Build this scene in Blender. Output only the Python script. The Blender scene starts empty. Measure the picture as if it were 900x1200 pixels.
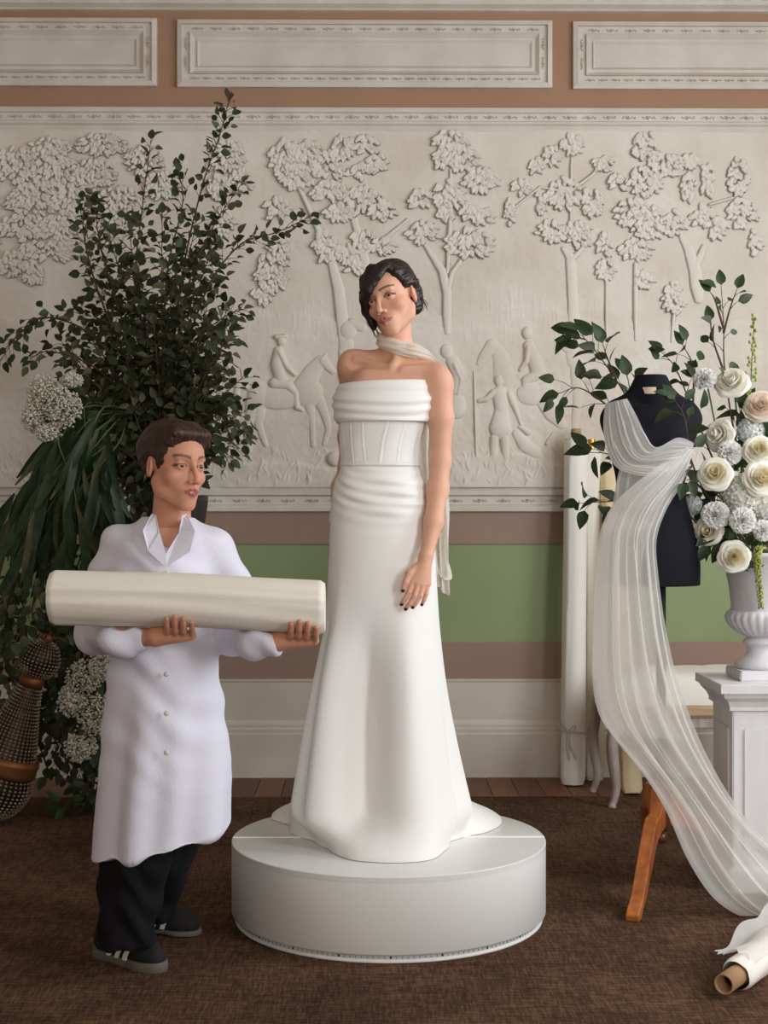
import bpy, bmesh, math, random
import numpy as np
import openvdb
from mathutils import Vector, Matrix, Euler

random.seed(7)
RNG = np.random.default_rng(7)
R = math.radians
PI = math.pi
SC = bpy.context.scene
COL = SC.collection

# ---------------------------------------------------------------- camera, world, lights, exposure
F, CX, CY, CAMH, YAW = 1663.0, 450.0, 600.0, 1.26, R(0.5)
cam_data = bpy.data.cameras.new('camera')
cam_data.sensor_fit = 'VERTICAL'
cam_data.sensor_height = 36.0
cam_data.lens = F / 1200.0 * 36.0
cam_data.clip_start = 0.05
cam = bpy.data.objects.new('camera', cam_data)
cam.location = (0, 0, CAMH)
cam.rotation_euler = (R(90), 0, -YAW)
COL.objects.link(cam)
SC.camera = cam

world = bpy.data.worlds.new('world')
SC.world = world
world.use_nodes = True
bg = world.node_tree.nodes['Background']
bg.inputs[0].default_value = (0.75, 0.85, 1.0, 1)
bg.inputs[1].default_value = 0.6


def area(name, loc, target, sx, sy, power, color):
    d = bpy.data.lights.new(name, 'AREA')
    d.shape = 'RECTANGLE'
    d.size, d.size_y = sx, sy
    d.energy = power
    d.color = color
    o = bpy.data.objects.new(name, d)
    o.location = loc
    o.rotation_euler = (Vector(target) - Vector(loc)).to_track_quat('-Z', 'Y').to_euler()
    COL.objects.link(o)
    return o


# daylight entering by the two tall windows of the right wall and the wide one in the wall behind the camera
area('window_daylight', (2.93, 4.25, 2.05), (0.1, 5.0, 1.4), 1.5, 2.3, 92, (0.88, 0.94, 1.0))
area('window_daylight', (2.93, 1.6, 2.05), (0.0, 5.2, 1.3), 1.5, 2.3, 125, (0.90, 0.95, 1.0))
area('window_daylight', (0.9, -4.43, 2.1), (0.2, 6.0, 1.5), 2.8, 2.5, 150, (1.0, 0.955, 0.89))

SC.view_settings.view_transform = 'Standard'
SC.view_settings.look = 'None'
SC.view_settings.exposure = -0.22
SC.view_settings.gamma = 1.0
SC.view_settings.use_curve_mapping = False
SC.cycles.max_bounces = 8
SC.cycles.transparent_max_bounces = 16
SC.cycles.sample_clamp_indirect = 4.0

# ---------------------------------------------------------------- coordinates
CA, SA = math.cos(YAW), math.sin(YAW)


def ray(px, py):
    dx, dz = (px - CX) / F, (CY - py) / F
    return CA * dx + SA, -SA * dx + CA, dz


def W(px, py, Y):
    """the point at depth Y in the room that the photograph shows at px, py"""
    rx, ry, rz = ray(px, py)
    t = Y / ry
    return np.array((rx * t, Y, CAMH + rz * t))


def G(px, py, z=0.0):
    rx, ry, rz = ray(px, py)
    t = (z - CAMH) / rz
    return np.array((rx * t, ry * t, z))


# ---------------------------------------------------------------- object helpers
def link(o):
    COL.objects.link(o)
    return o


def tag(o, label=None, cat=None, group=None, kind=None):
    if label:
        o['label'] = label
    if cat:
        o['category'] = cat
    if group:
        o['group'] = group
    if kind:
        o['kind'] = kind
    return o


def empty(name, loc, label=None, cat=None, group=None, kind=None):
    o = bpy.data.objects.new(name, None)
    o.empty_display_size = 0.05
    o.location = tuple(float(v) for v in loc)
    link(o)
    return tag(o, label, cat, group, kind)


def depth_of(o):
    n = 0
    while o.parent is not None:
        o = o.parent
        n += 1
    return n


def mesh(name, V, Fs, mat=None, smooth=True, col=None):
    me = bpy.data.meshes.new(name)
    if isinstance(V, np.ndarray):
        V = V.astype(float)
    me.from_pydata([tuple(v) for v in V] if not isinstance(V, np.ndarray) else V.tolist(), [],
                   Fs.tolist() if isinstance(Fs, np.ndarray) else Fs)
    if smooth:
        me.polygons.foreach_set('use_smooth', [True] * len(me.polygons))
    if mat:
        me.materials.append(mat)
    if col is not None:
        a = me.color_attributes.new('Col', 'FLOAT_COLOR', 'POINT')
        c = np.ones((len(V), 4))
        c[:, :3] = col
        a.data.foreach_set('color', c.ravel())
    me.update()
    return me


def obj(name, data, parent=None, mats=None):
    """data: a mesh in world coordinates; under a parent it stays where it is"""
    o = bpy.data.objects.new(name, data)
    link(o)
    if parent is not None:
        o.parent = parent
        if parent.parent is None and parent.type == 'EMPTY':
            o.location = -parent.location
    return o


class MB:
    """collects shapes into one mesh"""

    def __init__(s):
        s.V, s.F = [], []

    def add(s, V, Fs):
        n = len(s.V)
        s.V.extend([tuple(float(c) for c in v) for v in V])
        s.F.extend([tuple(int(i) + n for i in f) for f in Fs])
        return s

    def box(s, x0, x1, y0, y1, z0, z1):
        v = [(x, y, z) for x in (x0, x1) for y in (y0, y1) for z in (z0, z1)]
        return s.add(v, [(0, 1, 3, 2), (4, 6, 7, 5), (0, 4, 5, 1), (2, 3, 7, 6), (0, 2, 6, 4), (1, 5, 7, 3)])

    def build(s, name, mat, parent=None, smooth=False, bevel=0, seg=2):
        me = mesh(name, s.V, s.F, mat, smooth)
        if bevel:
            bm = bmesh.new()
            bm.from_mesh(me)
            bmesh.ops.recalc_face_normals(bm, faces=bm.faces)
            bmesh.ops.bevel(bm, geom=list(bm.edges), offset=bevel, segments=seg, affect='EDGES', clamp_overlap=True)
            bm.to_mesh(me)
            bm.free()
        elif not smooth:
            fixn(me)
        return obj(name, me, parent)


def fixn(me):
    bm = bmesh.new()
    bm.from_mesh(me)
    bmesh.ops.recalc_face_normals(bm, faces=bm.faces)
    bm.to_mesh(me)
    bm.free()


def spline(P, n):
    """Catmull-Rom through the rows of P, n samples"""
    P = np.asarray(P, float)
    if len(P) == 2:
        t = np.linspace(0, 1, n)[:, None]
        return P[0] * (1 - t) + P[1] * t
    Q = np.vstack([2 * P[0] - P[1], P, 2 * P[-1] - P[-2]])
    t = np.linspace(0, len(P) - 1 - 1e-9, n)
    i = t.astype(int)
    u = (t - i)[:, None]
    a, b, c, d = Q[i], Q[i + 1], Q[i + 2], Q[i + 3]
    return 0.5 * (2 * b + (c - a) * u + (2 * a - 5 * b + 4 * c - d) * u ** 2 + (3 * b - 3 * c + d - a) * u ** 3)


def frames(P):
    P = np.asarray(P, float)
    T = np.gradient(P, axis=0)
    T /= np.linalg.norm(T, axis=1)[:, None] + 1e-12
    n = np.cross(T[0], (0, 0, 1.0))
    if np.linalg.norm(n) < 1e-3:
        n = np.cross(T[0], (0, 1.0, 0))
    n /= np.linalg.norm(n)
    N = [n]
    for i in range(1, len(P)):
        n = N[-1] - T[i] * np.dot(N[-1], T[i])
        n /= np.linalg.norm(n) + 1e-12
        N.append(n)
    N = np.array(N)
    return T, N, np.cross(T, N)


def tube(P, r, k=8, flat=1.0, cap=True):
    P = np.asarray(P, float)
    r = np.broadcast_to(np.asarray(r, float), (len(P),))
    T, N, B = frames(P)
    a = np.arange(k) * 2 * PI / k
    V = (P[:, None] + r[:, None, None] * (np.cos(a)[None, :, None] * N[:, None] + flat * np.sin(a)[None, :, None] * B[:, None])).reshape(-1, 3)
    Fs = [(i * k + j, i * k + (j + 1) % k, (i + 1) * k + (j + 1) % k, (i + 1) * k + j) for i in range(len(P) - 1) for j in range(k)]
    if cap:
        Fs += [tuple(range(k))[::-1], tuple((len(P) - 1) * k + j for j in range(k))]
    return V, Fs


def lathe(prof, k=48, c=(0, 0, 0), mod=None, cap=True):
    V = []
    for (r, z) in prof:
        for j in range(k):
            a = 2 * PI * j / k
            q = r * (1 + mod(a, z)) if mod else r
            V.append((c[0] + q * math.cos(a), c[1] + q * math.sin(a), c[2] + z))
    n = len(prof)
    Fs = [(i * k + j, i * k + (j + 1) % k, (i + 1) * k + (j + 1) % k, (i + 1) * k + j) for i in range(n - 1) for j in range(k)]
    if cap:
        Fs += [tuple(range(k))[::-1], tuple((n - 1) * k + j for j in range(k))]
    return V, Fs


def gridfaces(n, m, wrap=False):
    mm = m if wrap else m - 1
    i, j = np.meshgrid(np.arange(n - 1), np.arange(mm), indexing='ij')
    i, j = i.ravel(), j.ravel()
    j2 = (j + 1) % m
    return np.stack([i * m + j, i * m + j2, (i + 1) * m + j2, (i + 1) * m + j], 1)


def sphere(c, r, n=8, m=12):
    V, Fs = [], []
    r = np.broadcast_to(np.asarray(r, float), (3,))
    for i in range(n + 1):
        t = PI * i / n
        for j in range(m):
            a = 2 * PI * j / m
            V.append((c[0] + r[0] * math.sin(t) * math.cos(a), c[1] + r[1] * math.sin(t) * math.sin(a), c[2] + r[2] * math.cos(t)))
    for i in range(n):
        for j in range(m):
            Fs.append((i * m + j, (i + 1) * m + j, (i + 1) * m + (j + 1) % m, i * m + (j + 1) % m))
    return V, Fs


def noise1(x, seed=0):
    """smooth 1-D value noise"""
    g = np.random.default_rng(seed).uniform(-1, 1, 512)
    x = np.asarray(x, float) + 100
    i = np.floor(x).astype(int)
    u = x - i
    u = u * u * (3 - 2 * u)
    return g[i % 512] * (1 - u) + g[(i + 1) % 512] * u


def sstep(a, b, x):
    t = np.clip((np.asarray(x, float) - a) / (b - a), 0, 1)
    return t * t * (3 - 2 * t)


# ---------------------------------------------------------------- signed-distance modelling (bodies, hair, coat, dress form)
def smin(a, b, k):
    if k <= 0:
        return np.minimum(a, b)
    h = np.maximum(k - np.abs(a - b), 0) / k
    return np.minimum(a, b) - h * h * k * 0.25


class Field:
    def __init__(s, lo, hi, h):
        s.lo, s.h = np.array(lo, float), h
        s.n = np.ceil((np.array(hi) - s.lo) / h).astype(int) + 1
        s.F = np.full(s.n, 1.0, np.float32)
        s.ax = [(s.lo[i] + h * np.arange(s.n[i])).astype(np.float32) for i in range(3)]

    def block(s, lo, hi):
        a = np.clip(((np.array(lo) - s.lo) / s.h).astype(int) - 1, 0, s.n)
        b = np.clip(((np.array(hi) - s.lo) / s.h).astype(int) + 2, 0, s.n)
        sl = tuple(slice(a[i], b[i]) for i in range(3))
        return sl, s.ax[0][sl[0]][:, None, None], s.ax[1][sl[1]][None, :, None], s.ax[2][sl[2]][None, None, :]

    def put(s, sl, d, k, sub):
        if sub:
            s.F[sl] = -smin(-s.F[sl], d, k)
        else:
            s.F[sl] = smin(s.F[sl], d, k)

    def cap(s, a, b, ra, rb=None, k=0.02, sub=False):
        a, b = np.asarray(a, float), np.asarray(b, float)
        rb = ra if rb is None else rb
        m = max(ra, rb) + k + 3 * s.h
        sl, X, Y, Z = s.block(np.minimum(a, b) - m, np.maximum(a, b) + m)
        ab = b - a
        l2 = float(ab @ ab) + 1e-12
        t = np.clip(((X - a[0]) * ab[0] + (Y - a[1]) * ab[1] + (Z - a[2]) * ab[2]) / l2, 0, 1)
        d = np.sqrt((X - a[0] - t * ab[0]) ** 2 + (Y - a[1] - t * ab[1]) ** 2 + (Z - a[2] - t * ab[2]) ** 2) - (ra + (rb - ra) * t)
        s.put(sl, d, k, sub)

    def chain(s, P, r, k=0.02):
        for i in range(len(P) - 1):
            s.cap(P[i], P[i + 1], r[i], r[i + 1], k)

    def ell(s, c, r, M=None, k=0.02, sub=False):
        c, r = np.asarray(c, float), np.asarray(r, float)
        m = r.max() + k + 3 * s.h
        sl, X, Y, Z = s.block(c - m, c + m)
        X, Y, Z = X - c[0], Y - c[1], Z - c[2]
        if M is not None:
            M = np.asarray(M, float)
            X, Y, Z = (M[0, i] * X + M[1, i] * Y + M[2, i] * Z for i in range(3))
        k0 = np.sqrt((X / r[0]) ** 2 + (Y / r[1]) ** 2 + (Z / r[2]) ** 2)
        k1 = np.sqrt((X / r[0] ** 2) ** 2 + (Y / r[1] ** 2) ** 2 + (Z / r[2] ** 2) ** 2) + 1e-6
        s.put(sl, k0 * (k0 - 1) / k1, k, sub)

    def stack(s, rows, k=0.02, sub=False):
        """vertical loft of ellipses; rows of (z, cx, cy, a, b) with z falling or rising"""
        rows = np.array(sorted(rows), float)
        z0, z1 = rows[0, 0], rows[-1, 0]
        mx = rows[:, 3:].max() + k + 0.02
        sl, X, Y, Z = s.block((rows[:, 1].min() - mx, rows[:, 2].min() - mx, z0 - k - .02), (rows[:, 1].max() + mx, rows[:, 2].max() + mx, z1 + k + .02))
        zz = np.clip(Z.ravel(), z0, z1)
        # smooth interpolation of the table
        tt = np.interp(zz, rows[:, 0], np.arange(len(rows)))
        fine = spline(rows, 400)
        ft = np.linspace(0, len(rows) - 1, 400)
        q = [np.interp(tt, ft, fine[:, i]).astype(np.float32)[None, None, :] for i in range(1, 5)]
        x, y = X - q[0], Y - q[1]
        k0 = np.sqrt((x / q[2]) ** 2 + (y / q[3]) ** 2)
        k1 = np.sqrt((x / q[2] ** 2) ** 2 + (y / q[3] ** 2) ** 2) + 1e-6
        d = k0 * (k0 - 1) / k1
        dz = np.maximum(z0 - Z, Z - z1)
        d = np.maximum(np.maximum(d, dz), np.minimum(q[2], q[3]) * -0.9)
        s.put(sl, d.astype(np.float32), k, sub)

    def mesh(s):
        g = openvdb.FloatGrid(1.0)
        g.copyFromArray(s.F)
        P, Q = g.convertToQuads(0.0)
        P = np.asarray(P, float) * s.h + s.lo
        Q = np.asarray(Q, int)
        a, b, c, d = (P[Q[:, i]] for i in range(4))
        vol = (np.einsum('ij,ij->i', a, np.cross(b, c)) + np.einsum('ij,ij->i', a, np.cross(c, d))).sum()
        if vol < 0:
            Q = Q[:, ::-1]
        return P, Q


def vnormals(P, Q):
    N = np.zeros_like(P)
    n = np.cross(P[Q[:, 2]] - P[Q[:, 0]], P[Q[:, 3]] - P[Q[:, 1]])
    for i in range(4):
        np.add.at(N, Q[:, i], n)
    return N / (np.linalg.norm(N, axis=1)[:, None] + 1e-12)


# ---------------------------------------------------------------- materials
def srgb(r, g, b):
    f = lambda c: (c / 255 / 12.92) if c / 255 <= 0.04045 else ((c / 255 + 0.055) / 1.055) ** 2.4
    return (f(r), f(g), f(b), 1)


def mat(name, col, rough=0.6, var=0.0, scale=8.0, bump=0.0, bscale=60.0, spec=0.4, metal=0.0, col2=None, sub=0.0,
        trans=0.0, stretch=None, sheen=0.0, attr=False, coat=0.0):
    m = bpy.data.materials.new(name)
    m.use_nodes = True
    nt = m.node_tree
    N, L = nt.nodes, nt.links
    b = N['Principled BSDF']
    b.inputs['Roughness'].default_value = rough
    b.inputs['Specular IOR Level'].default_value = spec
    b.inputs['Metallic'].default_value = metal
    b.inputs['Base Color'].default_value = col
    if coat:
        b.inputs['Coat Weight'].default_value = coat
    if sheen:
        b.inputs['Sheen Weight'].default_value = sheen
    if sub:
        b.inputs['Subsurface Weight'].default_value = sub
        b.inputs['Subsurface Radius'].default_value = (1.0, 0.35, 0.2)
        b.inputs['Subsurface Scale'].default_value = 0.008
    tc = N.new('ShaderNodeTexCoord')
    mp = N.new('ShaderNodeMapping')
    L.new(tc.outputs['Object'], mp.inputs[0])
    if stretch:
        mp.inputs['Scale'].default_value = stretch
    if attr:
        at = N.new('ShaderNodeAttribute')
        at.attribute_name = 'Col'
        L.new(at.outputs['Color'], b.inputs['Base Color'])
    if var or col2:
        nz = N.new('ShaderNodeTexNoise')
        nz.inputs['Scale'].default_value = scale
        nz.inputs['Detail'].default_value = 6
        L.new(mp.outputs[0], nz.inputs['Vector'])
        rp = N.new('ShaderNodeValToRGB')
        rp.color_ramp.elements[0].position = 0.32
        rp.color_ramp.elements[1].position = 0.68
        c2 = col2 or tuple(c * (1 - var) for c in col[:3]) + (1,)
        c1 = col if col2 else tuple(min(1, c * (1 + var)) for c in col[:3]) + (1,)
        rp.color_ramp.elements[0].color = c2
        rp.color_ramp.elements[1].color = c1
        L.new(nz.outputs['Fac'], rp.inputs[0])
        L.new(rp.outputs[0], b.inputs['Base Color'])
    if bump:
        n2 = N.new('ShaderNodeTexNoise')
        n2.inputs['Scale'].default_value = bscale
        n2.inputs['Detail'].default_value = 5
        L.new(mp.outputs[0], n2.inputs['Vector'])
        bp = N.new('ShaderNodeBump')
        bp.inputs['Strength'].default_value = min(1, bump)
        bp.inputs['Distance'].default_value = 0.004
        L.new(n2.outputs['Fac'], bp.inputs['Height'])
        L.new(bp.outputs[0], b.inputs['Normal'])
    if trans:
        tl = N.new('ShaderNodeBsdfTranslucent')
        tl.inputs[0].default_value = tuple(col[:3]) + (1,)
        mx = N.new('ShaderNodeMixShader')
        mx.inputs[0].default_value = trans
        L.new(b.outputs[0], mx.inputs[1])
        L.new(tl.outputs[0], mx.inputs[2])
        L.new(mx.outputs[0], N['Material Output'].inputs[0])
    return m


def sheer(name, col, alpha):
    m = mat(name, col, 0.75, spec=0.15, trans=0.4, bump=0.15, bscale=220)
    nt = m.node_tree
    N, L = nt.nodes, nt.links
    out = N['Material Output']
    src = out.inputs[0].links[0].from_socket
    tr = N.new('ShaderNodeBsdfTransparent')
    mx = N.new('ShaderNodeMixShader')
    lw = N.new('ShaderNodeLayerWeight')      # woven threads close up at a grazing angle
    lw.inputs[0].default_value = 0.35
    mr = N.new('ShaderNodeMapRange')
    mr.inputs[1].default_value, mr.inputs[2].default_value = 0, 1
    mr.inputs[3].default_value, mr.inputs[4].default_value = alpha, 1.0
    L.new(lw.outputs['Facing'], mr.inputs[0])
    L.new(mr.outputs[0], mx.inputs[0])
    L.new(tr.outputs[0], mx.inputs[1])
    L.new(src, mx.inputs[2])
    L.new(mx.outputs[0], out.inputs[0])
    return m


M = {}
M['plaster'] = mat('aged_plaster', srgb(233, 225, 212), 0.85, col2=srgb(219, 208, 192), scale=3.5, bump=0.35, bscale=45, spec=0.2)
M['plaster_leaf'] = mat('plaster_with_dirt_and_painted_shade', srgb(222, 214, 203), 0.85, bump=0.3, bscale=45, spec=0.2, attr=True)
M['mould'] = mat('cream_paint', srgb(224, 216, 204), 0.6, col2=srgb(210, 200, 187), scale=5, bump=0.12, bscale=60, spec=0.3)
M['brown'] = mat('taupe_paint', srgb(170, 133, 108), 0.7, var=0.06, scale=2.5, bump=0.1, bscale=50, spec=0.25)
M['brown2'] = mat('grey_taupe_paint', srgb(162, 134, 118), 0.55, var=0.05, scale=2.5, bump=0.1, bscale=50, spec=0.3)
M['green'] = mat('sage_green_paint', srgb(146, 161, 114), 0.5, var=0.07, scale=2.2, bump=0.08, bscale=40, spec=0.35)
M['line'] = mat('dark_shadow_gap', srgb(84, 66, 54), 0.7)
M['skirting'] = mat('cream_gloss_paint', srgb(226, 218, 203), 0.42, col2=srgb(210, 200, 184), scale=3, bump=0.06, bscale=30, spec=0.4)
M['white_paint'] = mat('satin_white_paint', srgb(236, 234, 230), 0.38, var=0.015, scale=3, spec=0.4)
M['lit_seam'] = mat('lit_gap_white', srgb(252, 252, 252), 0.4)
M['white_top'] = mat('scuffed_white_paint', srgb(229, 227, 223), 0.32, var=0.02, scale=6, spec=0.45)
M['black_gap'] = mat('dark_rubber', srgb(30, 29, 28), 0.7)
M['steel'] = mat('grey_ring_metal', srgb(196, 196, 194), 0.4, spec=0.5)
M['gown'] = mat('ivory_crepe', srgb(244, 241, 236), 0.62, spec=0.25, sheen=0.15, bump=0.06, bscale=500)
M['scarf'] = sheer('ivory_georgette', srgb(248, 242, 232), 0.93)
M['chiffon'] = sheer('white_chiffon', srgb(250, 247, 242), 0.58)
M['skin'] = mat('skin', srgb(224, 172, 146), 0.5, sub=0.12, spec=0.35, attr=True)
M['hair'] = mat('dark_brown_hair', srgb(26, 18, 16), 0.42, col2=srgb(48, 33, 28), scale=60, stretch=(1, 1, 0.25), bump=0.5, bscale=140, spec=0.5)
M['hair2'] = mat('brown_hair', srgb(40, 26, 20), 0.5, col2=srgb(72, 46, 34), scale=60, bump=0.5, bscale=140, spec=0.4)
M['eye'] = mat('eyeball', srgb(225, 220, 215), 0.15, spec=0.6, attr=True)
M['coat'] = mat('lilac_white_cotton', srgb(226, 224, 236), 0.75, var=0.02, scale=6, bump=0.2, bscale=160, spec=0.2)
M['coat_seam'] = mat('coat_stitching', srgb(190, 188, 204), 0.8)
M['black_cloth'] = mat('black_wool_cloth', srgb(25, 24, 25), 0.9, bump=0.3, bscale=200, spec=0.15)
M['form'] = mat('black_jersey', srgb(26, 26, 32), 0.9, bump=0.3, bscale=400, spec=0.15)
M['label'] = mat('beige_label', srgb(214, 190, 170), 0.7)
M['shoe'] = mat('black_suede', srgb(24, 23, 22), 0.8, bump=0.2, bscale=200)
M['sole'] = mat('grey_gum_sole', srgb(98, 90, 82), 0.7)
M['stripe'] = mat('white_leather', srgb(215, 212, 206), 0.55)
M['cream_cloth'] = mat('cream_calico', srgb(241, 234, 220), 0.8, var=0.03, scale=4, bump=0.25, bscale=220, spec=0.15)
M['ivory_cloth'] = mat('ivory_satin', srgb(245, 239, 229), 0.6, var=0.03, scale=4, bump=0.12, bscale=120, spec=0.3)
M['yellow_cloth'] = mat('buttery_silk', srgb(235, 212, 168), 0.65, var=0.04, scale=4, bump=0.1, bscale=120)
M['card'] = mat('cardboard', srgb(172, 136, 98), 0.8, var=0.08, scale=14, bump=0.1, bscale=80)
M['card_dark'] = mat('tube_shade', srgb(38, 30, 26), 0.9)
M['brass'] = mat('brass', srgb(205, 150, 70), 0.3, metal=0.9)
M['bronze'] = mat('tarnished_bronze', srgb(126, 78, 48), 0.5, metal=0.6, var=0.2, scale=12)
M['bead'] = mat('smoked_glass_beads', srgb(128, 112, 94), 0.3, spec=0.5, var=0.3, scale=40)
M['wire'] = mat('dark_wire', srgb(62, 48, 38), 0.5, metal=0.6)
M['orange_wood'] = mat('honey_varnished_wood', srgb(190, 112, 54), 0.32, col2=srgb(150, 80, 36), scale=6, stretch=(6, 6, 1), bump=0.05, spec=0.5, coat=0.3)
M['dark_wood'] = mat('dark_varnished_wood', srgb(96, 52, 30), 0.35, var=0.15, scale=8, stretch=(5, 5, 1), coat=0.3)
M['lime_wood'] = mat('limewashed_wood', srgb(196, 182, 172), 0.6, col2=srgb(160, 142, 134), scale=10, stretch=(5, 5, 1), bump=0.1)
M['seat_wood'] = mat('pale_oak', srgb(196, 164, 128), 0.5, var=0.1, scale=8, stretch=(1, 6, 6))
M['stone'] = mat('white_cast_stone', srgb(228, 226, 228), 0.7, col2=srgb(204, 201, 204), scale=6, bump=0.25, bscale=50, spec=0.25)
M['plinth'] = mat('white_painted_timber', srgb(232, 229, 228), 0.45, col2=srgb(216, 211, 210), scale=4, stretch=(3, 3, 0.6), bump=0.05)
M['leaf'] = mat('dark_green_leaf', srgb(64, 72, 46), 0.5, col2=srgb(42, 50, 32), scale=9, spec=0.35, trans=0.15)
M['leaf_b'] = mat('olive_green_leaf', srgb(104, 102, 72), 0.55, col2=srgb(70, 74, 48), scale=9, spec=0.35, trans=0.15)
M['leaf_c'] = mat('fresh_green_leaf', srgb(60, 82, 44), 0.45, col2=srgb(42, 60, 34), scale=9, spec=0.4, trans=0.2)
M['leaf_long'] = mat('deep_green_long_leaf', srgb(54, 76, 46), 0.4, col2=srgb(34, 54, 34), scale=9, spec=0.4, trans=0.12)
M['stem'] = mat('brown_twig', srgb(82, 62, 46), 0.75)
M['stem_g'] = mat('green_stem', srgb(92, 110, 62), 0.6)
M['gyp'] = mat('babys_breath_white', srgb(232, 226, 208), 0.8, trans=0.2)
M['rose'] = mat('cream_rose_petal', srgb(252, 248, 236), 0.55, trans=0.18, spec=0.25)
M['rose_in'] = mat('yellow_rose_heart', srgb(253, 243, 214), 0.55, trans=0.2, spec=0.25)
M['rose_p'] = mat('peach_rose_petal', srgb(250, 236, 220), 0.55, trans=0.3, spec=0.25)
M['carn'] = mat('white_carnation_petal', srgb(253, 252, 248), 0.6, trans=0.15, spec=0.2)
M['hyd'] = mat('pale_blue_hydrangea', srgb(232, 238, 242), 0.6, trans=0.15, spec=0.2, col2=srgb(242, 238, 220), scale=7)
M['amar'] = mat('lime_amaranth', srgb(160, 166, 84), 0.8)
M['board'] = [mat('floor_board_%s' % n, c, 0.5, var=0.2, scale=7, stretch=(7, 0.8, 1), bump=0.08, bscale=40, spec=0.4)
              for n, c in (('a', srgb(116, 72, 46)), ('b', srgb(100, 62, 42)), ('c', srgb(128, 82, 54)), ('d', srgb(90, 54, 37)))]
M['room'] = mat('warm_white_wall_paint', srgb(206, 196, 184), 0.8)
M['glass'] = mat('window_glass', (0.9, 0.95, 1, 1), 0.05, spec=0.5)
M['basket'] = mat('dark_glazed_pot', srgb(48, 42, 38), 0.5)


def carpet_material():
    m = mat('woven_brown_carpet', srgb(84, 60, 44), 0.95, spec=0.08)
    nt = m.node_tree
    N, L = nt.nodes, nt.links
    b = N['Principled BSDF']
    tc = N.new('ShaderNodeTexCoord')

    def nz(scale, stretch, detail=3):
        mp = N.new('ShaderNodeMapping')
        mp.inputs['Scale'].default_value = stretch
        n = N.new('ShaderNodeTexNoise')
        n.inputs['Scale'].default_value = scale
        n.inputs['Detail'].default_value = detail
        L.new(tc.outputs['Object'], mp.inputs[0])
        L.new(mp.outputs[0], n.inputs['Vector'])
        return n.outputs['Fac']

    def math_(op, a, b_):
        n = N.new('ShaderNodeMath')
        n.operation = op
        for i, v in enumerate((a, b_)):
            if isinstance(v, float):
                n.inputs[i].default_value = v
            else:
                L.new(v, n.inputs[i])
        return n.outputs[0]
    warp = nz(150, (1, 0.14, 1))
    weft = nz(150, (0.14, 1, 1))
    blotch = nz(2.4, (1, 1, 1), 6)
    s = math_('ADD', math_('MULTIPLY', warp, 0.5), math_('MULTIPLY', weft, 0.5))
    s2 = math_('ADD', math_('MULTIPLY', s, 0.72), math_('MULTIPLY', blotch, 0.28))
    rp = N.new('ShaderNodeValToRGB')
    e = rp.color_ramp.elements
    e[0].position, e[0].color = 0.36, srgb(50, 36, 28)
    e[1].position, e[1].color = 0.66, srgb(122, 93, 69)
    k = e.new(0.5)
    k.color = srgb(84, 60, 45)
    L.new(s2, rp.inputs[0])
    L.new(rp.outputs[0], b.inputs['Base Color'])
    bp = N.new('ShaderNodeBump')
    bp.inputs['Strength'].default_value = 0.8
    bp.inputs['Distance'].default_value = 0.006
    L.new(s, bp.inputs['Height'])
    L.new(bp.outputs[0], b.inputs['Normal'])
    return m


M['carpet'] = carpet_material()

# ================================================================ THE ROOM
YW = 6.78                                   # face of the back wall
XL, XR, YF, ZC = -3.0, 3.0, -4.5, 3.95
zW = lambda py, Y=YW: CAMH + (600 - py) / F * Y
xW = lambda px, Y=YW: W(px, 600, Y)[0]

floor = MB().box(XL, XR, YF, YW, -0.06, -0.02).build('floor', M['dark_wood'])
tag(floor, kind='structure')
bx = XL
k = 0
rb = random.Random(3)
while bx < XR - 0.01:                        # varnished boards running towards the wall, seen between carpet and skirting
    w = min(0.118, XR - bx)
    z = rb.uniform(-0.0015, 0.0)
    cut = rb.choice([None, None, 6.38 + rb.random() * 0.25])
    for (y0, y1) in ([(5.6, YW)] if cut is None else [(5.6, cut - .0012), (cut + .0012, YW)]):
        b = MB().box(bx + 0.0014, bx + w - 0.0014, y0, y1, -0.02, z).build('board', M['board'][rb.randrange(4)], floor, bevel=0.0012, seg=1)
    bx += w
MB().box(XL, XR, YF, 5.6, -0.02, -0.001).build('underlay', M['dark_wood'], floor)

ceiling = MB().box(XL - .1, XR + .1, YF - .1, YW + .1, ZC, ZC + 0.1).build('ceiling', M['room'])
tag(ceiling, kind='structure')
wl = MB().box(XL - .1, XL, YF, YW, -0.06, ZC).build('wall_left', M['room'])
tag(wl, kind='structure')
# right wall with two tall windows
m = MB()
ops = [(0.8, 2.4), (3.45, 5.05)]
ys = [YF, 0.8, 2.4, 3.45, 5.05, YW]
for i in range(5):
    if (ys[i], ys[i + 1]) in ops:
        m.box(XR, XR + .1, ys[i], ys[i + 1], -0.06, 0.75)
        m.box(XR, XR + .1, ys[i], ys[i + 1], 3.25, ZC)
    else:
        m.box(XR, XR + .1, ys[i], ys[i + 1], -0.06, ZC)
tag(m.build('wall_right', M['room']), kind='structure')
for n, (y0, y1) in enumerate(ops):
    m = MB()
    for yy in (y0, (y0 + y1) / 2 - .02, y1 - .05):
        m.box(XR + .02, XR + .07, yy, yy + .05, 0.75, 3.25)
    for zz in (0.75, 1.97, 3.2):
        m.box(XR + .02, XR + .07, y0, y1, zz, zz + .05)
    w_ = m.build('window_%d' % (n + 1), M['skirting'])
    tag(w_, kind='structure')
    MB().box(XR + .04, XR + .045, y0, y1, .75, 3.25).build('pane', M['glass'], w_)
m = MB()
m.box(XL, -.6, YF - .1, YF, -.06, ZC).box(2.4, XR, YF - .1, YF, -.06, ZC).box(-.6, 2.4, YF - .1, YF, -.06, .75).box(-.6, 2.4, YF - .1, YF, 3.4, ZC)
tag(m.build('wall_front', M['room']), kind='structure')
m = MB()
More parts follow.
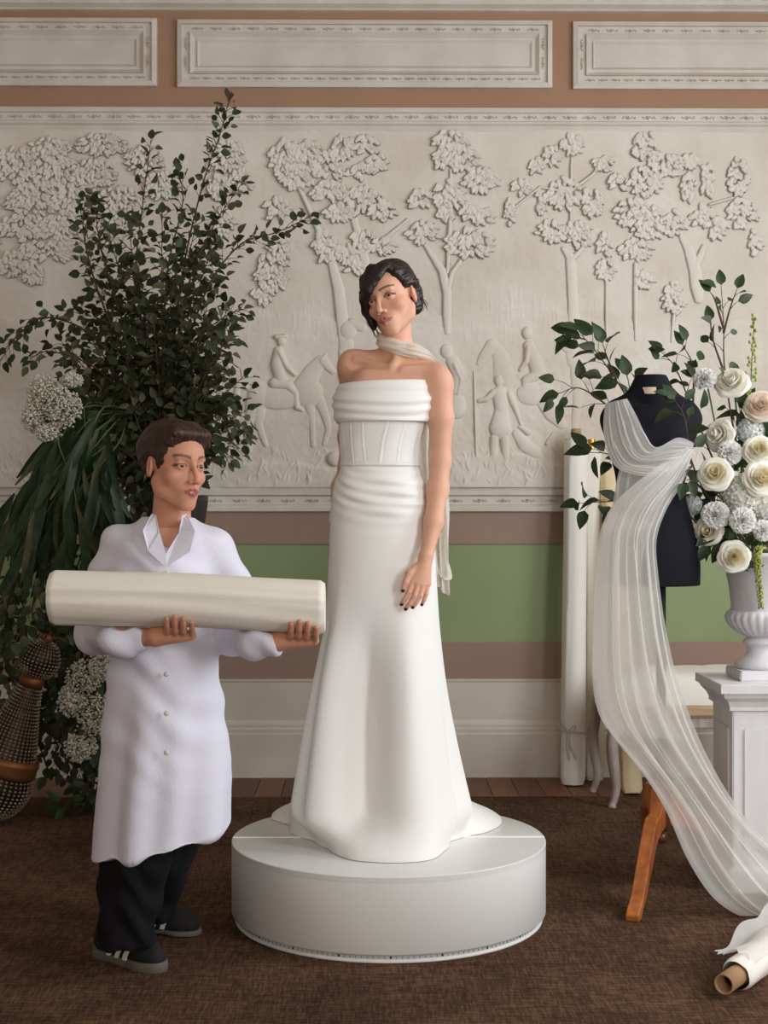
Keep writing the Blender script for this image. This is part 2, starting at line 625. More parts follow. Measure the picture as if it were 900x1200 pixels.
for xx in (-.6, .38, 1.37, 2.35):
    m.box(xx, xx + .05, YF - .07, YF - .02, .75, 3.4)
for zz in (.75, 1.97, 3.35):
    m.box(-.6, 2.4, YF - .07, YF - .02, zz, zz + .05)
tag(m.build('window_3', M['skirting']), kind='structure')

wall = MB().box(XL, XR, YW, YW + .1, -0.06, ZC).build('wall_back', M['brown'])
tag(wall, kind='structure')
# painted dado bands: taupe rails stand a little proud of the sage green field
MB().box(XL, XR, YW - .006, YW, zW(752), zW(638)).build('green_dado', M['green'], wall)
MB().box(XL, XR, YW - .014, YW, zW(638), zW(598)).build('upper_rail', M['brown2'], wall, bevel=.003)
MB().box(XL, XR, YW - .014, YW, zW(796), zW(752)).build('lower_rail', M['brown2'], wall, bevel=.003)


def moulding(name, prof, material, parent=None, x0=XL, x1=XR):
    """prof: (depth in front of the wall, z) from top to bottom, run along the wall"""
    V, Fs = [], []
    for x in (x0, x1):
        for (d, z) in prof:
            V.append((x, YW - d, z))
    n = len(prof)
    for i in range(n - 1):
        Fs.append((i, i + 1, n + i + 1, n + i))
    Fs += [tuple(range(n)), tuple(range(n, 2 * n))[::-1]]
    me = mesh(name, V, Fs, material, False)
    fixn(me)
    return obj(name, me, parent)


def prof(*rows):
    out = []
    for d, py in rows:
        out.append((d, zW(py)))
    return out


def ornament_unit(mb, x, z, s, y, flip=1, vert=False):
    """a flower with two scrolling leaves, a few pixels across, carved in low relief"""
    P = []
    for a in range(5):
        P.append((0.30 * math.cos(a * 1.2566), 0.30 * math.sin(a * 1.2566), .16, .16))
    P += [(0, 0, .13, .13), (.75, .12 * flip, .30, .13), (1.15, -.15 * flip, .28, .12), (-.75, -.12 * flip, .30, .13), (-1.15, .15 * flip, .28, .12),
          (1.6, .2 * flip, .16, .16), (1.75, -.1 * flip, .12, .1)]
    for (u, v, a, b) in P:
        if vert:
            u, v, a, b = v, u, b, a
        V, Fs = sphere((x + u * s, y, z + v * s), (a * s * 1.05, .010, b * s * 1.05), 4, 7)
        mb.add(V, Fs)


def ornament_strip(name, parent, material, x0, x1, z, s, y, step, vert=False):
    mb = MB()
    n = max(1, int(round(abs(x1 - x0) / step)))
    for i in range(n):
        q = x0 + (x1 - x0) * (i + .5) / n
        if vert:
            ornament_unit(mb, z, q, s, y, 1 if i % 2 else -1, True)
        else:
            ornament_unit(mb, q, z, s, y, 1 if i % 2 else -1)
    return tag(mb.build(name, material, parent, smooth=True), kind='stuff')


# cornice at the very top
t1 = moulding('trim_1', prof((.10, -150), (.10, -12), (.075, -6), (.075, 2), (.06, 4), (.055, 9), (.03, 12), (.022, 14), (0, 14.5)), M['mould'])
tag(t1, kind='structure')
m = MB()
x = -2.4
while x < 2.4:
    V, Fs = sphere((x, YW - .076, zW(2.2)), (.036, .012, .013), 5, 8)
    m.add(V, Fs)
    x += 0.082
tag(m.build('egg_moulding', M['mould'], t1, True), kind='stuff')
# frieze between the taupe band and the relief
t2 = moulding('trim_2', prof((0, 126.5), (.030, 128), (.034, 131), (.034, 133.5), (.022, 135), (.022, 143), (.032, 144.5), (.032, 147), (.02, 149), (.016, 152), (.012, 155), (0, 156)), M['mould'])
tag(t2, kind='structure')
ornament_strip('carved_flowers', t2, M['mould'], -2.4, 2.4, zW(139), .020, YW - .024, .095)
# moulding under the relief
t3 = moulding('trim_3', prof((0, 568), (.018, 569.5), (.022, 573), (.03, 575), (.03, 580), (.016, 582), (.016, 591), (.03, 592.5), (.036, 595), (.036, 599), (.02, 600.5), (0, 601)), M['mould'])
tag(t3, kind='structure')
ornament_strip('carved_flowers', t3, M['mould'], -2.4, 2.4, zW(586.5), .020, YW - .018, .115)
# tall skirting in two fasciae
b1 = moulding('baseboard_back', prof((0, 794.5), (.026, 796), (.026, 797.5), (.022, 799), (.022, 843), (.030, 845), (.036, 848), (.036, 851), (.042, 853), (.042, 857), (.046, 859), (.046, 912.3), (0, 912.5)), M['skirting'])
tag(b1, kind='structure')


# ---- long white panels of the upper wall
def wall_panel(pxl, pxr, pyt, pyb):
    x0, x1, z1, z0 = xW(pxl), xW(pxr), zW(pyt), zW(pyb)
    p = MB().box(x0 + .005, x1 - .005, YW - .012, YW, z0 + .005, z1 - .005).build('wall_panel', M['mould'], wall)

    def ring(name, ins0, ins1, d0, d1):
        V = []
        for ins, d in ((ins0, 0), (ins0, d0), (ins1, d1), (ins1, 0.0)):
            V += [(x0 + ins, YW - d, z0 + ins), (x1 - ins, YW - d, z0 + ins), (x1 - ins, YW - d, z1 - ins), (x0 + ins, YW - d, z1 - ins)]
        Fs = [(r * 4 + i, r * 4 + (i + 1) % 4, (r + 1) * 4 + (i + 1) % 4, (r + 1) * 4 + i) for r in range(3) for i in range(4)]
        me = mesh(name, V, Fs, M['mould'], False)
        fixn(me)
        return obj(name, me, p)
    ring('outer_moulding', 0, .022, .026, .034)
    ring('flat_moulding', .022, .062, .016, .016)
    ring('inner_moulding', .062, .080, .032, .014)
    ring('inner_bead', .096, .106, .022, .014)
    e = .042
    s, y = .017, YW - .018
    ornament_strip('carved_flowers', p, M['mould'], x0 + .05, x1 - .05, z1 - e, s, y, .088)
    ornament_strip('carved_leaves', p, M['mould'], x0 + .05, x1 - .05, z0 + e, s * .8, y, .06)
    ornament_strip('carved_flowers', p, M['mould'], z0 + .07, z1 - .07, x0 + e, s, y, .088, True)
    ornament_strip('carved_flowers', p, M['mould'], z0 + .07, z1 - .07, x1 - e, s, y, .088, True)


wall_panel(-262, 184.5, 24, 103)
wall_panel(208.5, 646.5, 25.5, 104)
wall_panel(671, 1108, 26.5, 105)

# ---------------------------------------------------------------- plaster bas-relief: one panel, its trees, riders, horses and dogs in relief
PXM = F / YW                                # photograph pixels to a metre on the wall
HS = 0.0031


def patch(name, hmap, ox, oz, parent, base, leafy=False):
    """the part of a height map that rises above nothing becomes a solid lying on the panel"""
    on = hmap > 0.0006
    n0, n1 = hmap.shape
    fm = on[:-1, :-1] | on[1:, :-1] | on[:-1, 1:] | on[1:, 1:]
    i, j = np.nonzero(fm)
    quads = np.stack([i * n1 + j, (i + 1) * n1 + j, (i + 1) * n1 + j + 1, i * n1 + j + 1], 1)
    used = np.unique(quads)
    remap = np.full(n0 * n1, -1)
    remap[used] = np.arange(len(used))
    ii, jj = used // n1, used % n1
    V = np.stack([ox + ii * HS, YW - base - np.where(on[ii, jj], hmap[ii, jj], -0.004), oz + jj * HS], 1)
    if not leafy:
        return obj(name, mesh(name, V, remap[quads], M['plaster'], True), parent)
    mx = hmap.copy()                         # old dirt and undercut shade, both painted round the leaf edges
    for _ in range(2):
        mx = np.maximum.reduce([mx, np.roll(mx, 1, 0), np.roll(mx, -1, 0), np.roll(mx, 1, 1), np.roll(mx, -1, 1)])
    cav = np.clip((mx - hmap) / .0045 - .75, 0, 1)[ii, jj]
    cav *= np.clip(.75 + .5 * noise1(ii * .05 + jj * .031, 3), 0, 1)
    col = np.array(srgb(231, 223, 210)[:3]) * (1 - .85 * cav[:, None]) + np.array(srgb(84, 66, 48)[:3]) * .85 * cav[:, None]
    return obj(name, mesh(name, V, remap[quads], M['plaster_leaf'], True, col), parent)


class Relief:
    """height map in wall metres; stamps are given in photograph pixels and blended with max"""

    def __init__(s, x0, y0, x1, y1, hs=HS):
        s.hs = hs
        s.ox, s.oz = xW(x0), zW(y1)
        s.n = (int((xW(x1) - s.ox) / s.hs) + 2, int((zW(y0) - s.oz) / s.hs) + 2)
        s.H = np.zeros(s.n)
        s.X = s.ox + s.hs * np.arange(s.n[0])
        s.Z = s.oz + s.hs * np.arange(s.n[1])

    def win(s, x, z, m):
        a, b = max(0, int((x - m - s.ox) / s.hs)), min(s.n[0], int((x + m - s.ox) / s.hs) + 2)
        c, d = max(0, int((z - m - s.oz) / s.hs)), min(s.n[1], int((z + m - s.oz) / s.hs) + 2)
        return slice(a, max(a, b)), slice(c, max(c, d))

    def leaf(s, px, py, l, w, ang, h, tilt=.6):
        x, z = xW(px), zW(py)
        l, w = l / PXM, w / PXM
        sl = s.win(x, z, max(l, w) * 1.2)
        X, Z = s.X[sl[0]][:, None] - x, s.Z[sl[1]][None, :] - z
        u = (X * math.cos(ang) + Z * math.sin(ang)) / l
        v = (-X * math.sin(ang) + Z * math.cos(ang)) / w
        prof_ = np.clip(1 - u * u, 0, 1) ** .5 * (1 - .35 * u)
        r = np.abs(v) / np.maximum(prof_, 1e-4)
        ok = (np.abs(u) < 1) & (r < 1)
        hh = h * (1 - tilt + tilt * (u + 1) / 2) * np.clip(1 - .35 * r ** 2, 0, 1) - .0012 * np.exp(-(v / .12) ** 2)
        s.H[sl] = np.where(ok, np.maximum(hh, .0015), s.H[sl])

    def tube(s, pts, rad, h, fade=False):
        P = np.array([(xW(a), zW(b)) for a, b in pts])
        rad = np.broadcast_to(np.asarray(rad, float), (len(P),)) / PXM
        for i in range(len(P) - 1):
            a, b = P[i], P[i + 1]
            c = (a + b) / 2
            sl = s.win(c[0], c[1], np.linalg.norm(b - a) / 2 + max(rad) * 1.1)
            X, Z = s.X[sl[0]][:, None], s.Z[sl[1]][None, :]
            ab = b - a
            t = np.clip(((X - a[0]) * ab[0] + (Z - a[1]) * ab[1]) / (ab @ ab + 1e-12), 0, 1)
            r = rad[i] + (rad[i + 1] - rad[i]) * t
            d = np.hypot(X - a[0] - t * ab[0], Z - a[1] - t * ab[1]) / r
            if fade and i == 0:                  # the foot of a trunk melts into the ground
                d = d + .8 * np.clip(.45 - t, 0, 1)
            s.H[sl] = np.maximum(s.H[sl], h * np.sqrt(np.clip(1 - d * d, 0, 1)) * np.clip(r / (max(rad) + 1e-9), .5, 1))

    def ell(s, px, py, rx, ry, h, ang=0):
        x, z = xW(px), zW(py)
        rx, ry = rx / PXM, ry / PXM
        sl = s.win(x, z, max(rx, ry) * 1.05)
        X, Z = s.X[sl[0]][:, None] - x, s.Z[sl[1]][None, :] - z
        u = (X * math.cos(ang) + Z * math.sin(ang)) / rx
        v = (-X * math.sin(ang) + Z * math.cos(ang)) / ry
        s.H[sl] = np.maximum(s.H[sl], h * np.sqrt(np.clip(1 - u * u - v * v, 0, 1)))

    def cluster(s, cx, cy, rx, ry, rr, size=6.0, h=.018):
        n = int(3.2 * rx * ry / (size * size)) + 6
        pts = []
        for _ in range(n):
            a, q = rr.uniform(0, 2 * PI), math.sqrt(rr.random())
            pts.append((cx + rx * q * math.cos(a), cy + ry * q * math.sin(a)))
        pts.sort(key=lambda p: -p[1])
        for (x, y) in pts:                   # leaves hang outwards and down from the twig
            ang = math.atan2(-(abs(y - cy) * .6 + ry * .55), (x - cx) + rr.uniform(-3, 3))
            s.leaf(x, y, size * rr.uniform(.85, 1.25), size * rr.uniform(.5, .68), ang + rr.uniform(-.35, .35), h * rr.uniform(.8, 1.15), .78)


def rough(r, amp, seed):
    g = np.random.default_rng(seed)
    n = g.normal(size=r.H.shape)
    for ax in (0, 1):
        for _ in range(3):
            n = (np.roll(n, 1, ax) + n + np.roll(n, -1, ax)) / 3
    r.H = np.where(r.H > 0, r.H + amp * n, 0)


# the ground of the panel with hills, brushwork and tufts of grass
g = Relief(-287, 153, 1184, 571, .0042)
Xp = np.linspace(-287, 1184, g.n[0])[:, None]
Yp = np.linspace(571, 153, g.n[1])[None, :]
rg = np.random.default_rng(5)
H = np.zeros(g.n)
for sc, am in ((70, .0035), (28, .002), (11, .0011), (5, .0008)):
    q = rg.normal(size=(int(1471 / sc) + 4, int(420 / sc) + 4))
    u, v = (Xp + 287) / sc, (571 - Yp) / sc
    iu, iv = u.astype(int), v.astype(int)
    fu, fv = u - iu, v - iv
    fu, fv = fu * fu * (3 - 2 * fu), fv * fv * (3 - 2 * fv)
    H += am * ((q[iu, iv] * (1 - fu) + q[iu + 1, iv] * fu) * (1 - fv) + (q[iu, iv + 1] * (1 - fu) + q[iu + 1, iv + 1] * fu) * fv)
H *= .45 + .55 * sstep(330, 520, Yp)
for (hy, am, ph) in ((372, .006, 0), (388, .004, 2), (540, .008, 1)):   # distant terraces and the foreground bank
    edge = hy + 8 * np.sin(Xp / 55 + ph) + 4 * np.sin(Xp / 21 + ph)
    H += am * sstep(-2, 3, Yp - edge)
g.H = H + .012
rr = random.Random(11)
for _ in range(580):                         # grass tufts and plants along the foot
    x, y = rr.uniform(-280, 1176), rr.uniform(528, 566)
    a = PI / 2 + rr.uniform(-.7, .7)
    xx, zz = xW(x), zW(y)
    l, w = rr.uniform(4, 8) / PXM, 1.3 / PXM
    sl = g.win(xx, zz, l)
    X, Z = g.X[sl[0]][:, None] - xx, g.Z[sl[1]][None, :] - zz
    u = (X * math.cos(a) + Z * math.sin(a)) / l
    v = (-X * math.sin(a) + Z * math.cos(a)) / w
    g.H[sl] += .004 * np.clip(1 - u * u - v * v, 0, 1)
for _ in range(160):                         # combed strokes of far woodland behind the riders
    x, y = rr.choice([rr.uniform(285, 420), rr.uniform(540, 660), rr.uniform(590, 720)]), rr.uniform(345, 400)
    xx, zz = xW(x), zW(y)
    l, w = rr.uniform(6, 16) / PXM, 1.6 / PXM
    sl = g.win(xx, zz, l)
    X, Z = g.X[sl[0]][:, None] - xx, g.Z[sl[1]][None, :] - zz
    g.H[sl] += .0010 * np.clip(1 - (Z / l) ** 2 - (X / w) ** 2, 0, 1)
n0, n1 = g.n
I, J = np.meshgrid(np.arange(n0), np.arange(n1), indexing='ij')
V = np.stack([g.X[I].ravel(), (YW - g.H).ravel(), g.Z[J].ravel()], 1)
st = 1
i, j = np.meshgrid(np.arange(n0 - 1), np.arange(n1 - 1), indexing='ij')
i, j = i.ravel(), j.ravel()
panel = obj('relief_panel', mesh('relief_panel', V, np.stack([i * n1 + j, (i + 1) * n1 + j, (i + 1) * n1 + j + 1, i * n1 + j + 1], 1), M['plaster']), wall)
panel['label'] = 'ivory plaster bas-relief of trees, riders and dogs'
BASE = .021

TREES = [
    # box, trunks [(points, widths)], leaf clusters, leaf size
    ((300, 158, 480, 470), [([(404, 470), (404, 400), (397, 340), (388, 305), (374, 270)], [9, 8, 7, 5, 3]), ([(436, 380), (432, 330), (424, 290), (408, 235), (402, 215)], [8, 7, 5, 3.5, 2]),
                             ([(424, 300), (446, 285), (478, 258)], [4, 3, 1.6]), ([(388, 305), (360, 240), (345, 210)], [4, 3, 2])],
     [(336, 185, 22, 18), (362, 182, 18, 14), (348, 208, 24, 14), (386, 196, 18, 16), (404, 176, 14, 14), (428, 172, 16, 10), (440, 192, 14, 10), (424, 202, 18, 8), (386, 226, 22, 12), (424, 236, 22, 14), (448, 246, 16, 12),
      (396, 250, 18, 10), (380, 290, 14, 16), (404, 300, 16, 10), (424, 282, 14, 10), (448, 290, 14, 8), (324, 246, 16, 12), (416, 312, 12, 10)], 6.6),
    ((466, 154, 594, 392), [([(524, 392), (524, 345), (518, 318), (506, 300), (498, 288)], [6, 5.5, 5, 3.5, 2]), ([(523, 345), (530, 320), (544, 300)], [4, 3, 2]), ([(524, 320), (528, 250), (528, 200)], [3.5, 2.5, 1.6])],
     [(528, 166, 22, 12), (520, 188, 14, 10), (540, 186, 22, 14), (562, 212, 22, 13), (526, 230, 18, 16), (492, 235, 13, 11), (558, 252, 24, 11), (496, 274, 20, 12), (552, 286, 30, 16), (520, 252, 10, 8)], 6.4),
    ((588, 156, 734, 400), [([(673, 400), (671, 350), (668, 302), (660, 292)], [8, 7, 6, 3]), ([(669, 305), (682, 292)], [4, 3]), ([(668, 262), (669, 180)], [2.2, 1.2]), ([(668, 225), (694, 205), (706, 188)], [2, 1.6, 1]), ([(664, 226), (632, 220), (600, 246)], [2, 1.5, 1])],
     [(670, 170, 13, 12), (646, 184, 9, 12), (628, 196, 8, 8), (610, 220, 10, 9), (597, 250, 6, 14), (632, 238, 10, 12), (660, 228, 22, 18), (692, 238, 14, 16), (706, 192, 12, 10), (724, 214, 11, 9), (646, 272, 18, 12), (676, 276, 20, 14), (708, 288, 9, 14)], 5.6),
    ((694, 296, 728, 400), [([(710, 400), (710, 330)], [2.6, 2])], [(710, 316, 11, 12)], 5.2),
    ((716, 152, 900, 400), [([(744, 400), (744, 310)], [3.4, 2.6]), ([(818, 350), (814, 318), (806, 292), (796, 274)], [9, 8, 6, 3]), ([(812, 318), (824, 290)], [5, 4]), ([(830, 240), (858, 232)], [2, 1.5])],
     [(756, 174, 15, 17), (754, 214, 20, 16), (782, 194, 22, 12), (806, 190, 14, 8), (740, 250, 20, 16), (760, 262, 22, 18), (786, 262, 18, 14), (744, 293, 20, 12), (754, 328, 12, 10), (806, 222, 9, 16), (828, 214, 8, 22), (864, 208, 12, 22), (868, 250, 18, 16), (822, 254, 16, 12), (838, 268, 14, 12), (884, 284, 7, 14)], 5.8),
    ((772, 330, 806, 402), [([(786, 402), (789, 366)], [3, 2])], [(788, 340, 9, 9), (788, 355, 13, 12)], 5),
    ((-72, 156, 232, 348), [], [(60, 176, 26, 12), (120, 172, 30, 12), (20, 196, 26, 20), (66, 204, 30, 18), (110, 206, 28, 16), (40, 236, 34, 18), (92, 236, 34, 18), (140, 240, 30, 20), (30, 268, 30, 16), (76, 268, 34, 18), (122, 272, 28, 16),
                                (-30, 220, 30, 30), (-30, 280, 30, 24), (60, 296, 40, 12), (16, 310, 18, 14), (170, 190, 22, 16), (190, 220, 20, 16), (40, 322, 12, 14)], 5.2),
    ((232, 166, 340, 380), [], [(268, 186, 20, 20), (282, 214, 14, 14), (320, 320, 20, 22), (330, 292, 16, 12), (256, 220, 12, 14), (262, 262, 14, 16), (308, 346, 12, 12)], 5.6),
]
rr = random.Random(21)
for (bxs, trunks, cl, size) in TREES:
    r = Relief(*bxs)
    for pts, wd in trunks:
        r.tube(pts, np.array(wd) * .9, .009, True)
    for c in cl:
        r.cluster(*c, rr, size * .72, .0135)
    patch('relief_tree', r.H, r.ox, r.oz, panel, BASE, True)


def figure(name, bxs, parts, amp=.0006):
    r = Relief(*bxs)
    for p in parts:
        if p[0] == 'e':
            r.ell(*p[1:])
        else:
            r.tube(p[1], p[2], p[3])
    rough(r, amp, len(parts))
    return patch(name, r.H, r.ox, r.oz, panel, BASE)


HH = .020
figure('relief_horse', (268, 404, 404, 536), [
    ('e', 328, 466, 32, 15, HH), ('e', 304, 463, 14, 17, HH), ('e', 362, 462, 17, 17, HH), ('t', [(358, 454), (366, 436), (377, 424)], [14, 10, 8], HH * .9),
    ('t', [(379, 424), (390, 436)], [7, 4], HH * .8), ('t', [(378, 420), (383, 415)], [2.5, 1.2], HH * .6), ('t', [(298, 472), (294, 492), (289, 502), (293, 528)], [10, 6, 4, 3.2], HH * .7),
    ('t', [(304, 476), (304, 498), (306, 506), (312, 522)], [9, 5, 4, 3], HH * .6), ('t', [(362, 472), (366, 492), (367, 522)], [7, 4.5, 3.2], HH * .75),
    ('t', [(374, 470), (382, 490), (385, 504), (380, 520)], [7, 5, 3.5, 3], HH * .6), ('t', [(292, 455), (280, 452), (276, 470), (278, 490)], [4, 4, 4, 2], HH * .5)])
figure('relief_rider', (308, 388, 362, 486), [
    ('e', 330, 400, 5.5, 7, HH * 1.1), ('t', [(324, 396), (334, 395)], [3, 3], HH * 1.1), ('t', [(327, 412), (325, 428), (330, 446)], [6, 8, 8], HH * 1.3), ('t', [(328, 414), (336, 430), (346, 440)], [4, 3.6, 2.6], HH * 1.4),
    ('t', [(322, 450), (338, 452), (347, 462), (348, 478)], [7, 6.5, 5, 4], HH * 1.45), ('t', [(348, 478), (354, 481)], [3.2, 2.4], HH * 1.2)])
figure('relief_huntsman', (554, 436, 616, 562), [
    ('e', 584, 446, 6, 8, HH), ('t', [(585, 462), (587, 478)], [9.5, 8], HH * 1.1), ('t', [(587, 480), (586, 502)], [8, 13], HH * 1.15), ('t', [(579, 514), (578, 535), (576, 554)], [5.5, 4.6, 3.4], HH * .8), ('t', [(591, 514), (592, 535), (591, 552)], [5.5, 4.6, 3.4], HH * .8),
    ('t', [(578, 460), (570, 468), (561, 470)], [4.2, 3.6, 2.6], HH), ('t', [(596, 462), (603, 478), (611, 500)], [4.6, 3.8, 2.6], HH), ('t', [(555, 436), (556, 470), (558, 552)], [1.3, 1.3, 1.3], HH * .5), ('t', [(576, 555), (571, 559)], [3, 2], HH * .6)])
figure('relief_horse', (550, 396, 604, 452), [('t', [(578, 404), (586, 418), (590, 440)], [6, 10, 13], HH * .7), ('t', [(576, 405), (566, 418), (561, 426)], [8, 6, 4], HH * .8)])
figure('relief_rider', (600, 382, 668, 510), [
    ('e', 617, 391, 6.5, 7.5, HH), ('t', [(619, 406), (624, 418), (630, 436)], [7, 8.5, 9], HH * 1.1), ('t', [(618, 408), (616, 424), (609, 434)], [4, 3.6, 2.4], HH * 1.2), ('t', [(628, 440), (616, 446), (614, 458)], [7, 6, 4], HH * 1.1),
    ('e', 622, 462, 18, 14, HH * .9), ('t', [(636, 462), (646, 484), (658, 498)], [14, 10, 6], HH * .75)])
figure('relief_rider', (512, 400, 552, 500), [('e', 523, 412, 7.5, 9, HH), ('t', [(530, 424), (538, 440), (534, 458)], [8, 9, 7], HH), ('t', [(532, 428), (540, 446), (536, 462)], [4, 3.6, 2.6], HH * 1.3), ('e', 534, 476, 12, 15, HH * .8)])
figure('relief_dog', (596, 500, 646, 548), [('t', [(604, 508), (614, 522), (626, 530)], [5, 8, 8], HH * .8), ('t', [(608, 500), (618, 507)], [3, 4], HH * .8), ('t', [(626, 530), (636, 540)], [6, 3], HH * .6), ('t', [(640, 520), (648, 506)], [2.4, 1.4], HH * .5)])
figure('relief_horse', (648, 396, 700, 520), [('t', [(656, 402), (668, 408)], [6, 9], HH * .6), ('t', [(668, 408), (672, 424), (690, 440)], [7, 9, 12], HH * .6), ('t', [(676, 436), (676, 470), (672, 505)], [9, 6, 4], HH * .6)])
figure('relief_horse', (232, 408, 276, 520), [('t', [(262, 416), (250, 424), (244, 440)], [7, 9, 13], HH * .8), ('t', [(262, 416), (270, 432)], [6, 4], HH * .8), ('t', [(246, 440), (240, 470), (238, 505)], [12, 7, 4], HH * .6)])
figure('relief_figure', (398, 372, 432, 470), [('e', 408, 388, 10, 12, HH * .8), ('t', [(412, 380), (424, 384)], [6, 6], HH * .6), ('t', [(406, 404), (404, 440)], [9, 12], HH * .7)])
figure('relief_boulder', (380, 524, 404, 552), [('e', 392, 538, 9, 9, HH * 1.1)])

# ---------------------------------------------------------------- carpet
carpet = MB().box(XL + .25, XR - .25, YF + .6, 6.235, 0.0, 0.010).build('carpet', M['carpet'], bevel=.004)
tag(carpet, 'large dark brown woven carpet covering the floorboards', 'carpet')

# ================================================================ PEDESTAL
PY = 4.40
PZ = 0.252                                  # top of the pedestal
pcx = xW(455.5, PY)
PR = 183.0 / F * PY
ped = empty('pedestal', (pcx, PY, 0.010), 'low round white display pedestal in two half discs under the standing bride', 'pedestal')
m = MB()
m.add(*lathe([(PR - .004, .034), (PR, .038), (PR, PZ - .017), (PR, PZ - .0155), (PR - .01, PZ - .0155)], 128, (pcx, PY, 0)))
m.build('drum', M['white_paint'], ped, True)
for s in (-1, 1):                            # two half-disc boards with a seam between
    V, Fs = [], []
    n = 64
    ring = [(PR * math.cos(PI * i / n), s * (.0022 + PR * math.sin(PI * i / n) * .9978)) for i in range(n + 1)]
    for (q, z) in ((1.0, PZ - .016), (1.0, PZ - .002), (.996, PZ)):
        V += [(pcx + x * q, PY + s * .0022 * (1 - q) + y * q, z) for x, y in ring]
    k = n + 1
    for r in range(2):
        for i in range(k):
            Fs.append((r * k + i, r * k + (i + 1) % k, (r + 1) * k + (i + 1) % k, (r + 1) * k + i))
    Fs += [tuple(range(k))[::-1], tuple(range(2 * k, 3 * k))]
    me = mesh('half_top', V, Fs, M['white_top'], False)
    fixn(me)
    obj('half_top', me, ped)
MB().box(pcx - PR + .002, pcx + PR - .002, PY - .0045, PY + .0045, PZ - .016, PZ + .0022).build('lit_seam_strip', M['lit_seam'], ped)  # brighter white strip paints in the light caught by the gap
m = MB()
m.add(*lathe([(PR - .030, .010), (PR - .012, .010), (PR - .010, .012), (PR - .010, .019), (PR - .014, .020)], 128, (pcx, PY, 0)))
m.build('base_ring', M['white_paint'], ped, True)
m = MB()
m.add(*lathe([(PR - .016, .020), (PR - .016, .036)], 128, (pcx, PY, 0), cap=False))
gr = m.build('graduated_band', M['steel'], ped, True)
m = MB()
for i in range(180):                         # graduation marks of the turntable ring
    a = 2 * PI * i / 180
    w, h = (.0028, .006) if i % 9 == 0 else (.0008, .005)
    c, s = math.cos(a), math.sin(a)
    r0, r1 = PR - .0165, PR - .0150
    z0, z1 = .022, .022 + h
    V = []
    for r in (r0, r1):
        for u in (-w, w):
            for z in (z0, z1):
                V.append((pcx + r * c - u * s, PY + r * s + u * c, z))
    m.add(V, [(0, 1, 3, 2), (4, 6, 7, 5), (0, 4, 5, 1), (2, 3, 7, 6), (0, 2, 6, 4), (1, 5, 7, 3)])
tag(m.build('graduation_marks', M['black_gap'], ped), kind='stuff')

# ================================================================ PEOPLE: shared head and hand
SKIN = np.array(srgb(226, 172, 144)[:3])


def head_axes(yaw, roll, pitch=0.0):
    """columns: the head's left, forward (out of the face), up; yaw > 0 turns the face to the photograph's left"""
    base = np.array([[1, 0, 0], [0, -1, 0], [0, 0, 1.0]]).T
    Rz = np.array(Matrix.Rotation(-yaw, 3, 'Z'))
    Ry = np.array(Matrix.Rotation(roll, 3, 'Y'))
    A = Ry @ Rz @ base
    if pitch:
        A = np.array(Matrix.Rotation(pitch, 3, Vector(A[:, 0]))) @ A
    return A


